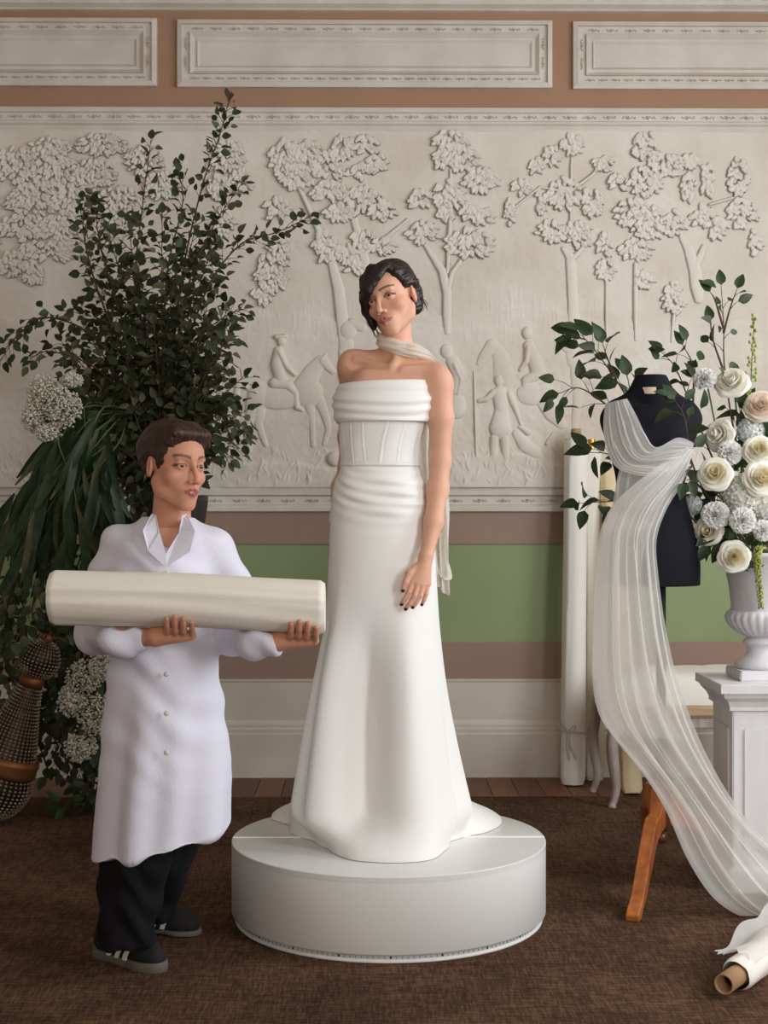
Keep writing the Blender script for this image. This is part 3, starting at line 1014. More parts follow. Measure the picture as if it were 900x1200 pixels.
class Head:
    def __init__(s, field, c, A, k=1.0):
        s.f, s.c, s.A, s.k = field, np.array(c, float), A, k

    def p(s, x, y, z):
        return s.c + s.A @ (np.array((x, y, z)) * s.k)

    def cap(s, a, b, ra, rb=None, k=.01, sub=False):
        s.f.cap(s.p(*a), s.p(*b), ra * s.k, (ra if rb is None else rb) * s.k, k * s.k, sub)

    def ell(s, c, r, k=.01, sub=False, rot=None):
        s.f.ell(s.p(*c), np.array(r) * s.k, s.A if rot is None else s.A @ rot, k * s.k, sub)

    def build(s):
        e, c = s.ell, s.cap
        e((0, -.012, .031), (.070, .094, .074), .01)
        e((0, .030, -.028), (.057, .056, .076), .025)
        e((0, .034, .036), (.058, .056, .048), .02)
        for q in (-1, 1):
            c((q * .050, .0, -.045), (q * .045, .012, -.066), .018, .016, .02)
            c((q * .045, .012, -.066), (q * .012, .068, -.105), .016, .012, .022)
            e((q * .041, .056, -.030), (.020, .020, .017), .02)
            c((q * .008, .089, .021), (q * .040, .077, .021), .007, .006, .014)
        e((0, .072, -.103), (.018, .015, .014), .016)
        e((0, .070, -.072), (.030, .024, .026), .018)
        for q in (-1, 1):                     # sockets, lids, eye opening
            e((q * .031, .096, .001), (.017, .014, .011), .012, True)
            e((q * .031, .0735, 0), (.0145, .0145, .0140), .003)
            e((q * .0312, .092, -.0005), (.0128, .012, .0040), .002, True)
        c((0, .090, .008), (0, .1115, -.036), .0062, .0085, .010)
        e((0, .1120, -.0385), (.0088, .0085, .0075), .006)
        for q in (-1, 1):
            e((q * .0115, .099, -.043), (.0068, .010, .0065), .006)
            e((q * .0062, .106, -.0485), (.0030, .0045, .0030), .002, True)
        for q in (-1, 1):                     # lips
            c((q * .006, .0965, -.0635), (q * .0275, .0815, -.0690), .0052, .0026, .003)
            c((0, .0945, -.0770), (q * .0225, .0840, -.0725), .0068, .0032, .004)
        c((-.0165, .0965, -.0695), (.0165, .0965, -.0695), .0018, .0018, .001, True)
        c((0, .0965, -.054), (0, .094, -.058), .0018, .0018, .003, True)
        for q in (-1, 1):                     # ears
            rot = np.array(Euler((R(-12), 0, R(-q * 24))).to_matrix())
            e((q * .0705, -.012, -.006), (.0085, .018, .030), .006, False, rot)
            e((q * .0780, -.008, -.004), (.0050, .0105, .018), .003, True, rot)
        return s

    def colour(s, P, col, lips, brow, blush=.25, shadow=None):
        L = (P - s.c) @ s.A / s.k
        x, y, z = L.T
        ax = np.abs(x)
        near = (np.linalg.norm(L, axis=1) < .17)
        w = np.where(near & (y > .03), np.exp(-(((ax - .050) / .024) ** 2 + ((z + .034) / .022) ** 2)), 0)[:, None] * blush
        col = col * (1 - w) + np.array(srgb(222, 140, 122)[:3]) * w
        mouth = -.0695
        up = mouth + .0105 * np.clip(1 - (ax / .0275) ** 1.6, 0, 1) - .002 * np.exp(-(ax / .004) ** 2)
        lo = mouth - .0125 * np.clip(1 - (ax / .0245) ** 2, 0, 1)
        on = near & (y > .070) & (ax < .030) & (z < up) & (z > lo)
        col[on] = lips
        gap = near & (y > .082) & (y < .0975) & (ax < .010) & (np.abs(z - mouth - .0002) < .0009)
        col[gap] = srgb(226, 214, 204)[:3]
        bz = .0215 + .0055 * np.sin(np.clip((ax - .012) / .040, 0, 1) * PI * .72)
        w = (near & (y > .05) & (ax > .011) & (ax < .052))[...] * np.clip(1.35 - np.abs(z - bz) / (.0050 - .0022 * np.clip((ax - .012) / .04, 0, 1)), 0, 1)
        col = col * (1 - .85 * w[:, None]) + np.array(brow) * .85 * w[:, None]
        if shadow is not None:
            w = np.where(near & (y > .05), np.exp(-(((ax - .032) / .014) ** 2 + ((z - .006) / .0065) ** 2)), 0)[:, None] * .75
            col = col * (1 - w) + np.array(shadow) * w
        # lash line round the opening
        q = np.sqrt(((ax - .0312) / .0138) ** 2 + ((z + .0005) / .0054) ** 2)
        w = np.where(near & (y > .06) & (z > -.003), np.clip(1.25 - np.abs(q - 1.05) / .24, 0, 1), 0)[:, None]
        col = col * (1 - w) + np.array(srgb(38, 26, 24)[:3]) * w
        return col

    def eyes(s, parent, iris, look):
        for q in (-1, 1):
            c = s.p(q * .031, .0735, 0)
            V, Fs = sphere((0, 0, 0), .0126 * s.k, 20, 24)
            V = np.array(V)
            g = np.array(look, float) - c
            g /= np.linalg.norm(g)
            d = V @ g / (.0126 * s.k)
            col = np.tile(np.array(srgb(176, 168, 162)[:3]), (len(V), 1))
            col[d > .86] = iris
            col[d > .975] = (.004, .004, .004)
            obj('eye', mesh('eye', V + c, Fs, M['eye'], True, col), parent)


def hand(f, wrist, knuckles, fingers, radii, palm_r, thumb=None, thumb_r=(.011, .009, .0075, .006)):
    """palm from the wrist to each knuckle; fingers: joint lists beginning at the knuckle"""
    for kx in knuckles:
        f.cap(wrist, kx, palm_r[0], palm_r[1], .012)
    for fg, r in zip(fingers, radii):
        n = len(fg)
        f.chain(fg, [r * (1.08 - .32 * i / (n - 1)) for i in range(n)], .0022)
    if thumb is not None:
        f.chain(thumb, list(thumb_r[:len(thumb)]), .004)


# ================================================================ THE BRIDE
BY = 4.40
PX = BY / F                                  # metres to a photograph pixel at the bride
B = lambda px, py, d=0.0: W(px, py, BY + d)
bride = empty('person', (xW(455, BY), BY, PZ), 'woman in a strapless white wedding gown standing on the round pedestal', 'person')
f = Field((xW(375, BY), BY - .26, CAMH - .36), (xW(545, BY), BY + .24, CAMH + .80), .0025)
# trunk (mostly under the gown)
rows = []
for (py, xl, xr, fr, bk, dy) in ((596, 392, 500, .105, .125, .0), (570, 394, 497, .10, .115, .0), (545, 403, 489, .085, .09, .0), (520, 402, 489, .085, .085, 0), (495, 400, 493, .092, .085, 0), (470, 403, 494, .095, .085, .0), (452, 408, 496, .078, .08, .0), (440, 416, 502, .06, .07, .008)):
    a, b = B(xl, py), B(xr, py)
    rows.append(((a[2] + b[2]) / 2, (a[0] + b[0]) / 2, BY + dy, (b[0] - a[0]) / 2, (fr + bk) / 2))
f.stack(rows, .02)
shR, shL = B(415, 428, .045), B(510, 444, -.045)
f.cap(shR, shL, .036, .038, .045)
f.cap(B(432, 450, -.03), B(484, 456, -.045), .042, .042, .04)
f.ell(B(411, 428, .045), (.036, .040, .044), None, .04)
f.ell(B(514, 449, -.048), (.038, .040, .050), None, .035)
f.cap(B(467, 412, .015), B(428, 424, .045), .026, .024, .045)
f.cap(B(468, 412, .015), B(503, 434, -.01), .022, .024, .04)
# collar bones and the hollow of the throat
f.cap(B(459, 430, -.060), B(418, 421, -.002), .006, .006, .022)
f.cap(B(471, 432, -.064), B(506, 434, -.060), .006, .006, .022)
f.ell(B(464, 428, -.088), (.013, .014, .012), None, .018, True)
# neck
f.cap(B(469, 432, .01), B(463.5, 382, .005), .047, .045, .03)
f.cap(B(461, 428, -.055), B(476, 384, .0), .010, .010, .018)
# her left arm hanging to the front of the thigh
f.chain([B(515, 452, -.05), B(516.5, 490, -.05), B(516, 540, -.045), B(513, 575, -.06), B(508, 612, -.10), B(500, 650, -.135)],
        [.040, .0375, .0305, .0315, .0275, .0205], .02)
wr = B(499, 652, -.137)
kn = [B(484, 681, -.158), B(490, 684, -.160), B(496, 685, -.158), B(501.5, 684, -.150)]
fing = [[kn[0], B(479.5, 694, -.166), B(474.5, 702, -.164), B(470.5, 708, -.158)],
        [kn[1], B(486, 698, -.168), B(480.5, 707, -.166), B(475.5, 713.5, -.160)],
        [kn[2], B(492.5, 698, -.166), B(488, 706, -.164), B(483.5, 711.5, -.158)],
        [kn[3], B(499.5, 696, -.157), B(497, 703, -.156), B(494.3, 708.5, -.151)]]
th = [B(489, 664, -.145), B(480, 672, -.158), B(475.5, 682, -.164), B(472, 692, -.163)]
hand(f, wr, kn, fing, (.0083, .0085, .0082, .0072), (.016, .0105), th, (.013, .0105, .0088, .0068))
# her right arm going behind, the hand at the back of the hip
f.chain([B(411, 434, .05), B(411, 472, .10), B(407, 512, .13), B(407, 545, .13), B(396.5, 570, .10), B(394, 582, .08)], [.036, .032, .028, .025, .020, .018], .02)
for i in range(4):
    f.chain([B(393.5, 578 + 2 * i, .08 - .012 * i), B(391.5 + .3 * i, 586 + 1.6 * i, .05 - .012 * i), B(391.5 + .5 * i, 592 + 1.4 * i, .02 - .012 * i)], [.0095, .0085, .0075], .004)
HC = B(459.3, 349.5, -.012)
HA = head_axes(R(29), -R(17))
hd = Head(f, HC, HA, .985).build()
P, Q = f.mesh()
col = np.tile(SKIN, (len(P), 1))
col = hd.colour(P, col, np.array(srgb(190, 110, 106)[:3]), srgb(52, 36, 30)[:3], .30, srgb(112, 74, 70)[:3])
for tip in [fg[-1] for fg in fing] + [th[-1]]:
    dn = np.linalg.norm(P - (tip + np.array((0, -.006, -.002))), axis=1)
    col[dn < .0062] = srgb(74, 24, 34)[:3]
body = obj('body', mesh('body', P, Q, M['skin'], True, col), bride)
hd.eyes(bride, srgb(44, 38, 34)[:3], (0, 0, CAMH))


def lock(mb, pts, r0, r1, flat=.55, n=14, k=7):
    C = spline(pts, n)
    t = np.linspace(0, 1, n)
    rad = r0 + (r1 - r0) * t
    rad = rad * (1 - .75 * sstep(.75, 1, t))
    mb.add(*tube(C, rad, k, flat))


def bride_hair():
    f = Field(HC - .19, HC + .19, .0028)
    h = Head(f, HC, HA, .985)
    h.ell((0, -.022, .036), (.078, .101, .081), .01)
    h.ell((.002, -.045, .082), (.052, .060, .038), .03)          # lifted crown
    h.ell((.0, -.096, .005), (.052, .042, .056), .03)            # low roll at the nape
    h.ell((.044, -.055, -.012), (.028, .040, .055), .025)
    # bare the face and ears
    h.ell((.014, .088, -.030), (.070, .066, .098), .008, True)
    h.cap((.032, .075, .03), (.040, .072, .082), .022, .005, .006, True)
    h.ell((.080, .008, -.03), (.030, .032, .048), .006, True)
    # the heavy fringe swept from the parting over her right brow
    pa = (.042, .058, .090)
    lo_ = [(.020, .090, .064), (-.020, .102, .034), (-.052, .084, .010), (-.071, .058, -.020), (-.068, .048, -.076)]
    hi_ = [(-.010, .060, .100), (-.052, .045, .078), (-.079, .016, .045), (-.085, .000, .0), (-.076, .004, -.050)]
    for i in range(13):
        u = i / 12
        h.f.chain([h.p(*pa)] + [h.p(*(np.array(a) * (1 - u) + np.array(b) * u)) for a, b in zip(lo_, hi_)], [.006, .0105, .012, .012, .012, .005], .008)
    # the other side drawn back over the top of the ear
    for i in range(6):
        u = i / 5
        h.f.chain([h.p(.044, .056 - .02 * u, .088), h.p(.058 + .002 * u, .048 - .03 * u, .066), h.p(.069, .026 - .03 * u, .036 + .015 * u), h.p(.073, -.012 - .02 * u, .028), h.p(.060, -.060, .0)], [.006, .010, .011, .010, .011], .012)
    P, Q = f.mesh()
    N = vnormals(P, Q)
    L = (P - HC) @ HA
    ang = np.arctan2(L[:, 2] - .03, L[:, 0] + .3 * L[:, 1])
    s = .0016 * noise1(ang * 26 + L[:, 1] * 60, 4) + .0012 * noise1(ang * 60 + L[:, 1] * 90, 9)
    P = P + N * s[:, None]
    cap_ = obj('hair', mesh('hair', P, Q, M['hair']), bride)
    mb = MB()
    r = random.Random(5)
    for i in range(46):                       # separate strands over the swept masses
        u = r.random()
        j = lambda: r.uniform(-.004, .004)
        if i % 2:
            pts = [h.p(.042 + j(), .061, .094)] + [h.p(*((np.array(a) * (1 - u) + np.array(b) * u) * 1.085 + np.array((j() * .5, j() * .5, -.004)))) for a, b in zip(lo_, hi_)]
        else:
            pts = [h.p(.044 + j(), .056 - .02 * u, .094), h.p(.063 + .002 * u, .050 - .04 * u + j(), .071), h.p(.077, .026 - .04 * u, .041 + .02 * u + j()), h.p(.081, -.012 - .02 * u, .030 + j()), h.p(.068 + j(), -.066, .0 + j())]
        lock(mb, pts, .0032, .0018)
    for i in range(16):                       # loose ends at the nape and cheek
        x = r.choice((-1, 1))
        b0 = (x * .07, -.05, -.02) if i > 5 else (-.078, .034, -.06)
        pts = [h.p(*b0), h.p(b0[0] + x * r.uniform(.004, .014), b0[1] - .012, b0[2] - .025), h.p(b0[0] + x * r.uniform(-.008, .018), b0[1] - .01 + r.uniform(-.02, .02), b0[2] - r.uniform(.04, .065))]
        lock(mb, pts, .0016, .0005, 1, 10, 5)
    tag(mb.build('hair_strands', M['hair'], cap_, True), kind='stuff')


bride_hair()

# ---- the gown: skirt, corset and cowl
gown = None
ROWS = [  # py, left, right, front depth, back depth
    (447, 401, 496, .105, .095), (470, 397, 499, .112, .095), (497, 398, 498, .108, .092), (520, 399, 492, .098, .092), (545, 400, 490.5, .096, .096), (570, 391.5, 499.5, .112, .118), (590, 388.5, 502, .12, .13), (620, 386.5, 506, .126, .14),
    (650, 385.5, 510, .13, .145), (700, 383, 513, .138, .15), (730, 380.5, 515, .145, .155), (760, 374.5, 518, .155, .165), (820, 363.5, 525.5, .18, .20), (880, 354, 535, .215, .245), (930, 346.5, 544.5, .252, .285), (965, 341, 552, .275, .31), (1000, 337, 556, .285, .33)]
TAB = np.array([(B(450, r[0])[2], (B(r[1], r[0])[0] + B(r[2], r[0])[0]) / 2, (B(r[2], r[0])[0] - B(r[1], r[0])[0]) / 2, r[3], r[4]) for r in ROWS])
FINE = spline(TAB, 600)[::-1]
tab = lambda z: [np.interp(z, FINE[:, 0], FINE[:, i]) for i in range(1, 5)]
ZG = PZ + .004
HCX, HCY = xW(448, BY), BY + .02
hem = [G(x, y, ZG) for x, y in ((353, 972), (368, 984), (386, 994), (413, 1007), (440, 1009.5), (466, 1010), (490, 1009), (507, 1006), (519, 997), (526, 985), (545, 979), (566, 975.5), (589, 962), (572, 952))]
hem += [np.array((pcx + .24, PY + .35, ZG)), np.array((pcx, PY + .42, ZG)), np.array((pcx - .26, PY + .37, ZG)), G(316, 956, ZG), G(322, 962, ZG), G(338, 972, ZG), G(345, 966, ZG)]
ha = np.array([math.atan2(p[1] - HCY, p[0] - HCX) for p in hem])
hr = np.array([math.hypot(p[1] - HCY, p[0] - HCX) for p in hem])
o_ = np.argsort(ha)
ha, hr = ha[o_], hr[o_]
ha = np.concatenate([ha - 2 * PI, ha, ha + 2 * PI])
hr = np.concatenate([hr] * 3)


def rhem(phi):
    q = sum(np.interp((phi + d + PI) % (2 * PI) - PI, ha, hr) for d in (-.05, 0, .05)) / 3
    return q


def gown_pt(phi, z, off=0.0):
    """surface of the gown at angle phi (front -90 deg, right 0) and height z"""
    cx, a, fr, bk = tab(z)
    c, s = np.cos(phi), np.sin(phi)
    e = .90
    x = cx + a * np.sign(c) * np.abs(c) ** e
    y = BY + np.where(s < 0, fr, bk) * np.sign(s) * np.abs(s) ** e
    return x, y


def bump(x, c, w):
    d = (x - c + PI) % (2 * PI) - PI
    return np.exp(-(d / w) ** 2)


def build_skirt(parent):
    zt, zb = B(450, 546)[2], PZ + .004
    n, m_ = 230, 300
    t = np.linspace(0, 1, n)
    zz = zt + (zb - zt) * t
    phi = np.linspace(-PI, PI, m_, endpoint=False)
    Z, PH = np.meshgrid(zz, phi, indexing='ij')
    x, y = gown_pt(PH, Z)
    s = (zt - Z) / (zt - zb)
    g = sstep(.22, 1.0, s)
    # long vertical folds
    d = -.10 * bump(PH, R(-102), .27) * sstep(.34, .72, s) * (1 - .55 * sstep(.86, 1, s))          # hollow below the hands
    d += .026 * bump(PH, R(-68), .30) * sstep(.30, .6, s)
    d += .022 * bump(PH, R(-138), .20) * sstep(.25, .6, s)
    for (c, w, am, s0) in ((-152, .10, -.030, .30), (-164, .09, .018, .28), (-176, .08, -.032, .36), (172, .10, .016, .4), (160, .10, -.03, .4), (-22, .10, -.024, .5), (-8, .10, .018, .5), (8, .11, -.03, .45), (30, .14, .02, .4), (58, .16, -.03, .4), (90, .16, .02, .4), (122, .15, -.03, .4), (140, .12, .02, .4)):
        d += am * bump(PH + .10 * (1 - s) * np.sin(3 * s), R(c), w) * sstep(s0, 1.0, s)
    d += .004 * noise1(PH * 4 + 2 * s, 3) * g
    # drapes gathered across the hips: tucks sweep up from her right hip
    front = np.clip(-np.sin(PH), 0, 1)
    u = (PH + PI / 2)
    for (z0, sl, cv, am, w) in ((550, 6, 6, .006, 4.5), (560, 12, 10, .010, 5.0), (571, 15, 14, .012, 5.2), (582, 14, 17, .011, 5.2), (592, 10, 18, .008, 6), (602, 4, 16, .004, 8)):
        pyc = z0 + sl * u * .55 + cv * (1 - front)*-.9 + cv * .35
        zc = CAMH + (600 - pyc) / F * BY
        q = (Z - zc) / (w * PX)
        d += am * (np.exp(-(q ** 2)) - .45 * np.exp(-((q + 1.3) / .7) ** 2)) * (front * .75 + .25) * (.75 + .25 * np.sin(5 * u + z0))
    rr_ = np.hypot(x - HCX, y - HCY)
    x, y = x + d * np.cos(PH), y + d * np.sin(PH)
    # flow out on to the pedestal
    w = sstep(.125, .0, Z - zb) ** 1.5
    ph2 = np.arctan2(y - HCY, x - HCX)
    r2 = np.hypot(x - HCX, y - HCY)
    rt = rhem(ph2)
    r2 = r2 * (1 - w) + rt * w
    x, y = HCX + r2 * np.cos(ph2), HCY + r2 * np.sin(ph2)
    Zz = Z + np.where(Z - zb < .02, .004 * (1 + noise1(ph2 * 9, 8)) * sstep(.02, 0, Z - zb), 0)
    V = np.stack([x, y, Zz], 2)
    # the last ring turns under as a hem
    V[-1, :, 2] = PZ + .0015
    me = mesh('skirt', V.reshape(-1, 3), gridfaces(n, m_, True), M['gown'])
    return obj('skirt', me, parent)


def band(name, parent, z0, z1, off, disp, n=50, m_=260, material=None, topslope=0.0):
    zz = np.linspace(z0, z1, n)
    phi = np.linspace(-PI, PI, m_, endpoint=False)
    Z, PH = np.meshgrid(zz, phi, indexing='ij')
    x, y = gown_pt(PH, Z)
    s = (z0 - Z) / (z0 - z1)
    d = off + disp(PH, s, Z)
    V = np.stack([x + d * np.cos(PH), y + d * np.sin(PH), Z + topslope * np.cos(PH + .4) * (1 - s)], 2)
    # fold the edges inwards so that the cloth has thickness
    Vi0, Vi1 = V[0].copy(), V[-1].copy()
    for q in (Vi0, Vi1):
        q[:, 0] -= .007 * np.cos(phi)
        q[:, 1] -= .007 * np.sin(phi)
    Vi0[:, 2] -= .012
    Vi1[:, 2] += .004
    V = np.concatenate([Vi0[None], V, Vi1[None]])
    return obj(name, mesh(name, V.reshape(-1, 3), gridfaces(n + 2, m_, True), material or M['gown']), parent)


zp = lambda py: B(450, py)[2]


def cowl_disp(PH, s, Z):
    u = PH + PI / 2
    front = np.clip(-np.sin(PH), 0, 1)
    d = .006 * np.sin(PI * np.clip(s, 0, 1)) + .007 * front * sstep(.2, .9, s) + .020 * bump(PH, R(-30), .5) * (1 - .7 * s)
    for (c, sag, am, w) in ((.14, .08, .0025, .08), (.46, .22, .0055, .085), (.70, .26, .004, .08), (.94, .10, .005, .07)):
        q = (s - c - sag * (front - .7) - .03 * np.sin(2.2 * u)) / w
        d += am * (np.exp(-q ** 2) - .5 * np.exp(-((q - 1.4) / .8) ** 2))
    return d


def corset_disp(PH, s, Z):
    d = np.zeros_like(PH)
    for a in (-150, -132, -112, -88, -64, -44, -24):
        c = R(a) + (.10 * (s - .5) * (1 if a < -95 else -1))
        d += .0022 * np.exp(-(((PH - c) / .018) ** 2)) - .0012 * np.exp(-(((PH - c - .03) / .02) ** 2))
    return d + .0014 * np.sin(9 * PH + 4 * s) * np.sin(PI * s)


skirt_parent = obj('gown', MB().add(*lathe([(.06, 0), (.06, .01)], 16, tuple(B(446, 540)))).build('tmp', M['gown']).data, bride)
bpy.data.objects.remove(bpy.data.objects['tmp'])
gown = skirt_parent
gown.name = 'gown'
build_skirt(gown)
band('corset', gown, zp(494), zp(547.5), .004, corset_disp)
band('cowl_neckline', gown, zp(450), zp(496), .011, cowl_disp, topslope=.006)
band('waist_seam', gown, zp(543.5), zp(546.5), .0052, lambda a, s, z: 0 * a, 4)


# ---- scarf wound once round the neck, its tail down her back
def build_scarf():
    n, m_ = 26, 96
    phi = np.linspace(0, 2 * PI, m_, endpoint=False)
    t = np.linspace(0, 1, n)
    T, PH = np.meshgrid(t, phi, indexing='ij')
    c0, c1 = B(465.5, 396.5, .006), B(467.5, 414.5, .002)
    a = .060 + .004 * T
    x = c0[0] + (c1[0] - c0[0]) * T + a * np.cos(PH)
    y = c0[1] + a * 1.0 * np.sin(PH)
    z = c0[2] + (c1[2] - c0[2]) * T
    tilt = -.018 * np.cos(PH) + .010 * np.sin(PH)
    z = z + tilt
    d = .006 * np.sin(PI * T) + .0030 * np.sin(2 * PI * (2.1 * T + .3 * np.cos(PH - .6)))
    x, y = x + d * np.cos(PH), y + d * np.sin(PH)
    V = np.stack([x, y, z], 2)
    sc = obj('neck_scarf', mesh('neck_scarf', V.reshape(-1, 3), gridfaces(n, m_, True), M['scarf']), bride)
    # tail
    LE = spline([B(466, 398, -.045), B(491, 404, -.038), B(508, 418, .01), B(510, 440, .075), B(500, 480, .115), B(494, 530, .14), B(497, 590, .19), B(502, 640, .20), B(505, 694, .20)], 90)
    RE = spline([B(464, 414, -.050), B(490, 419, -.060), B(514, 426, .0), B(527, 446, .09), B(525, 490, .13), B(523, 540, .15), B(526, 595, .19), B(524, 640, .20), B(527, 692, .20)], 90)
    k = 40
    u = np.linspace(0, 1, k)
    V = LE[:, None] * (1 - u)[None, :, None] + RE[:, None] * u[None, :, None]
    s = np.linspace(0, 1, 90)[:, None]
    V[:, :, 1] += (.004 + .012 * s) * np.sin(2 * PI * (3 * u[None] + .4 * np.sin(4 * s))) - .01 * np.sin(PI * u[None]) * (1 - s)
    V[:, :, 0] += .004 * s * np.sin(2 * PI * (2 * u[None] + s * 1.5))
    V[-14:, :, 2] += (.016 * np.sin(5 * u) * np.linspace(0, 1, 14)[:, None])
    tl = obj('scarf_tail', mesh('scarf_tail', V.reshape(-1, 3), gridfaces(90, k), M['scarf']), sc)
    # the fluttering corner that turns over at the hip
    LE = spline([B(513, 590, .19), B(516, 640, .20), B(514, 668, .19), B(516, 676, .17)], 30)
    RE = spline([B(527, 596, .19), B(524, 645, .20), B(530, 676, .17), B(522, 680, .15)], 30)
    u = np.linspace(0, 1, 14)
    V = LE[:, None] * (1 - u)[None, :, None] + RE[:, None] * u[None, :, None]
    V[:, :, 1] += .006 * np.sin(7 * u)[None]
    obj('scarf_corner', mesh('scarf_corner', V.reshape(-1, 3), gridfaces(30, 14), M['scarf']), sc)


build_scarf()

# ================================================================ THE HELPER walking past with a bolt of cloth
HY = 3.90
H = lambda px, py, d=0.0: W(px, py, HY + d)
helper = empty('person', G(160, 1128), 'person in a long white coat and black trousers walking past with a cream bolt', 'person')
HC2 = H(204, 546, -.03)
HA2 = head_axes(-R(42), R(3))
f = Field(H(80, 1000, 0) * (1, 0, 1) + (0, HY - .40, -.02), H(300, 600) * (1, 0, 1) + (0, HY + .34, .32), .0042)
f = Field((H(85, 0)[0], HY - .42, .0), (H(385, 0)[0], HY + .34, H(0, 478)[2]), .0042)
f.stack([(H(0, y)[2], H((l + r_) / 2, y)[0], HY + .0, (r_ - l) / 2 * HY / F, d) for (y, l, r_, d) in ((960, 132, 240, .10), (900, 128, 244, .11), (830, 130, 246, .115), (760, 136, 246, .11), (700, 140, 244, .105), (650, 136, 250, .105), (618, 150, 240, .08))], .03)
f.cap(H(152, 648), H(238, 648), .034, .034, .02)
f.cap(H(200, 622, .01), H(203, 570, -.005), .054, .050, .04)
# legs: the near one carries the weight, the other follows behind it
f.chain([H(166, 930, -.02), H(160, 1010, -.03), H(144, 1098, .0)], [.085, .055, .034], .03)
f.chain([H(196, 930, .08), H(190, 1000, .15), H(168, 1062, .27)], [.085, .055, .034], .03)
# arms under the bolt: palms up, fingers closing over its near side
RY_, RR = 3.66, .070
RA, RB = W(60, 700, RY_), W(381, 713, RY_)
ax_ = (RB - RA) / np.linalg.norm(RB - RA)


def round_bolt(s, ang, r):
    """point beside the bolt: s metres from its left end, ang measured from straight down towards the camera"""
    return RA + ax_ * s + np.array((0, -math.sin(ang), -math.cos(ang))) * r


f.chain([H(142, 640), H(116, 700, .04), H(112, 742, .0)], [.044, .042, .038], .03)
f.chain([H(112, 742, .0), round_bolt(.17, -.35, RR + .034), round_bolt(.27, -.05, RR + .022)], [.034, .026, .022], .02)
f.chain([H(249, 640), H(272, 694, .02), H(276, 742, -.02)], [.044, .042, .038], .03)
f.chain([H(276, 742, -.02), round_bolt(.52, -.35, RR + .032), round_bolt(.585, .0, RR + .020)], [.038, .028, .022], .02)
for s0, sg in ((.27, 1), (.585, 1)):
    w0 = round_bolt(s0, 0, RR + .020)
    kn, fg = [], []
    for i in range(4):
        s = s0 + .030 + .021 * i
        e = (.0, .10, .06, -.10)[i]
        kn.append(round_bolt(s, .12, RR + .014))
        fg.append([kn[-1], round_bolt(s + .004, .48 + e, RR + .009), round_bolt(s + .006, .80 + e, RR + .0085), round_bolt(s + .007, 1.06 + e, RR + .008)])
    hand(f, w0, kn, fg, (.0095, .0098, .0095, .0085), (.020, .013), [round_bolt(s0 + .01, -.1, RR + .018), round_bolt(s0 + .055, -.62, RR + .012), round_bolt(s0 + .085, -.9, RR + .011)], (.014, .011, .009))
hd2 = Head(f, HC2, HA2, 1.0).build()
P, Q = f.mesh()
col = np.tile(np.array(srgb(206, 146, 118)[:3]), (len(P), 1))
col = hd2.colour(P, col, np.array(srgb(160, 90, 82)[:3]), srgb(40, 28, 22)[:3], .25)
obj('body', mesh('body', P, Q, M['skin'], True, col), helper)
hd2.eyes(helper, srgb(60, 44, 34)[:3], HC2 + HA2[:, 1] * 3 + np.array((0, -.3, -.15)))

f2 = Field(HC2 - .2, HC2 + .2, .004)
h = Head(f2, HC2, HA2, 1.0)
h.ell((0, -.022, .040), (.083, .104, .090), .01)
h.ell((0, -.10, .045), (.045, .04, .045), .03)
h.ell((0, .100, -.030), (.085, .078, .100), .01, True)
h.ell((0, .02, -.085), (.10, .10, .06), .01, True)
for q in (-1, 1):
    h.ell((q * .085, -.008, -.012), (.030, .030, .038), .006, True)
for i in range(8):
    u = i / 7
    h.f.chain([h.p(-.02 + .05 * u, .04, .108), h.p(-.05 + .10 * u, .074, .086), h.p(-.066 + .132 * u, .062, .058)], [.010, .010, .006], .012)
P, Q = f2.mesh()
N = vnormals(P, Q)
L = (P - HC2) @ HA2
P = P + N * (.0022 * noise1(np.arctan2(L[:, 2], L[:, 0]) * 22 + L[:, 1] * 70, 4))[:, None]
obj('hair', mesh('hair', P, Q, M['hair2']), helper)

# the coat: a soft shell with sleeves, open at the neck
f3 = Field((H(72, 0)[0], HY - .42, H(0, 1012)[2]), (H(345, 0)[0], HY + .34, H(0, 580)[2]), .005)
rows = []
for (y, l, r_, d, dy) in ((1004, 108, 270, .205, .02), (960, 110, 268, .20, .02), (900, 118, 264, .185, .01), (830, 124, 260, .165, .005), (770, 130, 256, .145, 0), (730, 132, 254, .138, 0), (690, 132, 253, .138, 0), (650, 126, 260, .135, 0), (626, 140, 248, .105, 0), (606, 166, 228, .078, .005)):
    rows.append((H(0, y)[2], H((l + r_) / 2, y)[0], HY + dy, (r_ - l) / 2 * HY / F, d))
f3.stack(rows, .02)
f3.cap(H(142, 638), H(248, 638), .044, .044, .05)
f3.chain([H(140, 640), H(116, 700, .04), H(112, 742, .0)], [.048, .054, .054], .04)
f3.chain([H(112, 742, .0), round_bolt(.17, -.35, RR + .036), round_bolt(.222, -.22, RR + .029)], [.054, .046, .039], .03)
f3.chain([H(251, 640), H(272, 694, .02), H(275, 742, -.02)], [.048, .053, .054], .04)
f3.chain([H(276, 742, -.02), round_bolt(.52, -.35, RR + .034), round_bolt(.562, -.15, RR + .027)], [.054, .045, .038], .03)
# neck opening
f3.cap(H(199, 560, -.02), H(197, 612, -.03), .062, .050, .01, True)
f3.cap(H(197, 612, -.10), H(194, 655, -.145), .050, .012, .006, True)
f3.cap(round_bolt(.262, -.10, RR + .024), round_bolt(.32, .0, RR + .02), .032, .040, .004, True)
f3.cap(round_bolt(.600, -.05, RR + .024), round_bolt(.66, .0, RR + .02), .032, .040, .004, True)
for s in np.linspace(0, .8, 14):               # the bolt itself presses into the cloth of the sleeves
    f3.ell(RA + ax_ * s, (.07, RR + .003, RR + .003), None, .004, True)
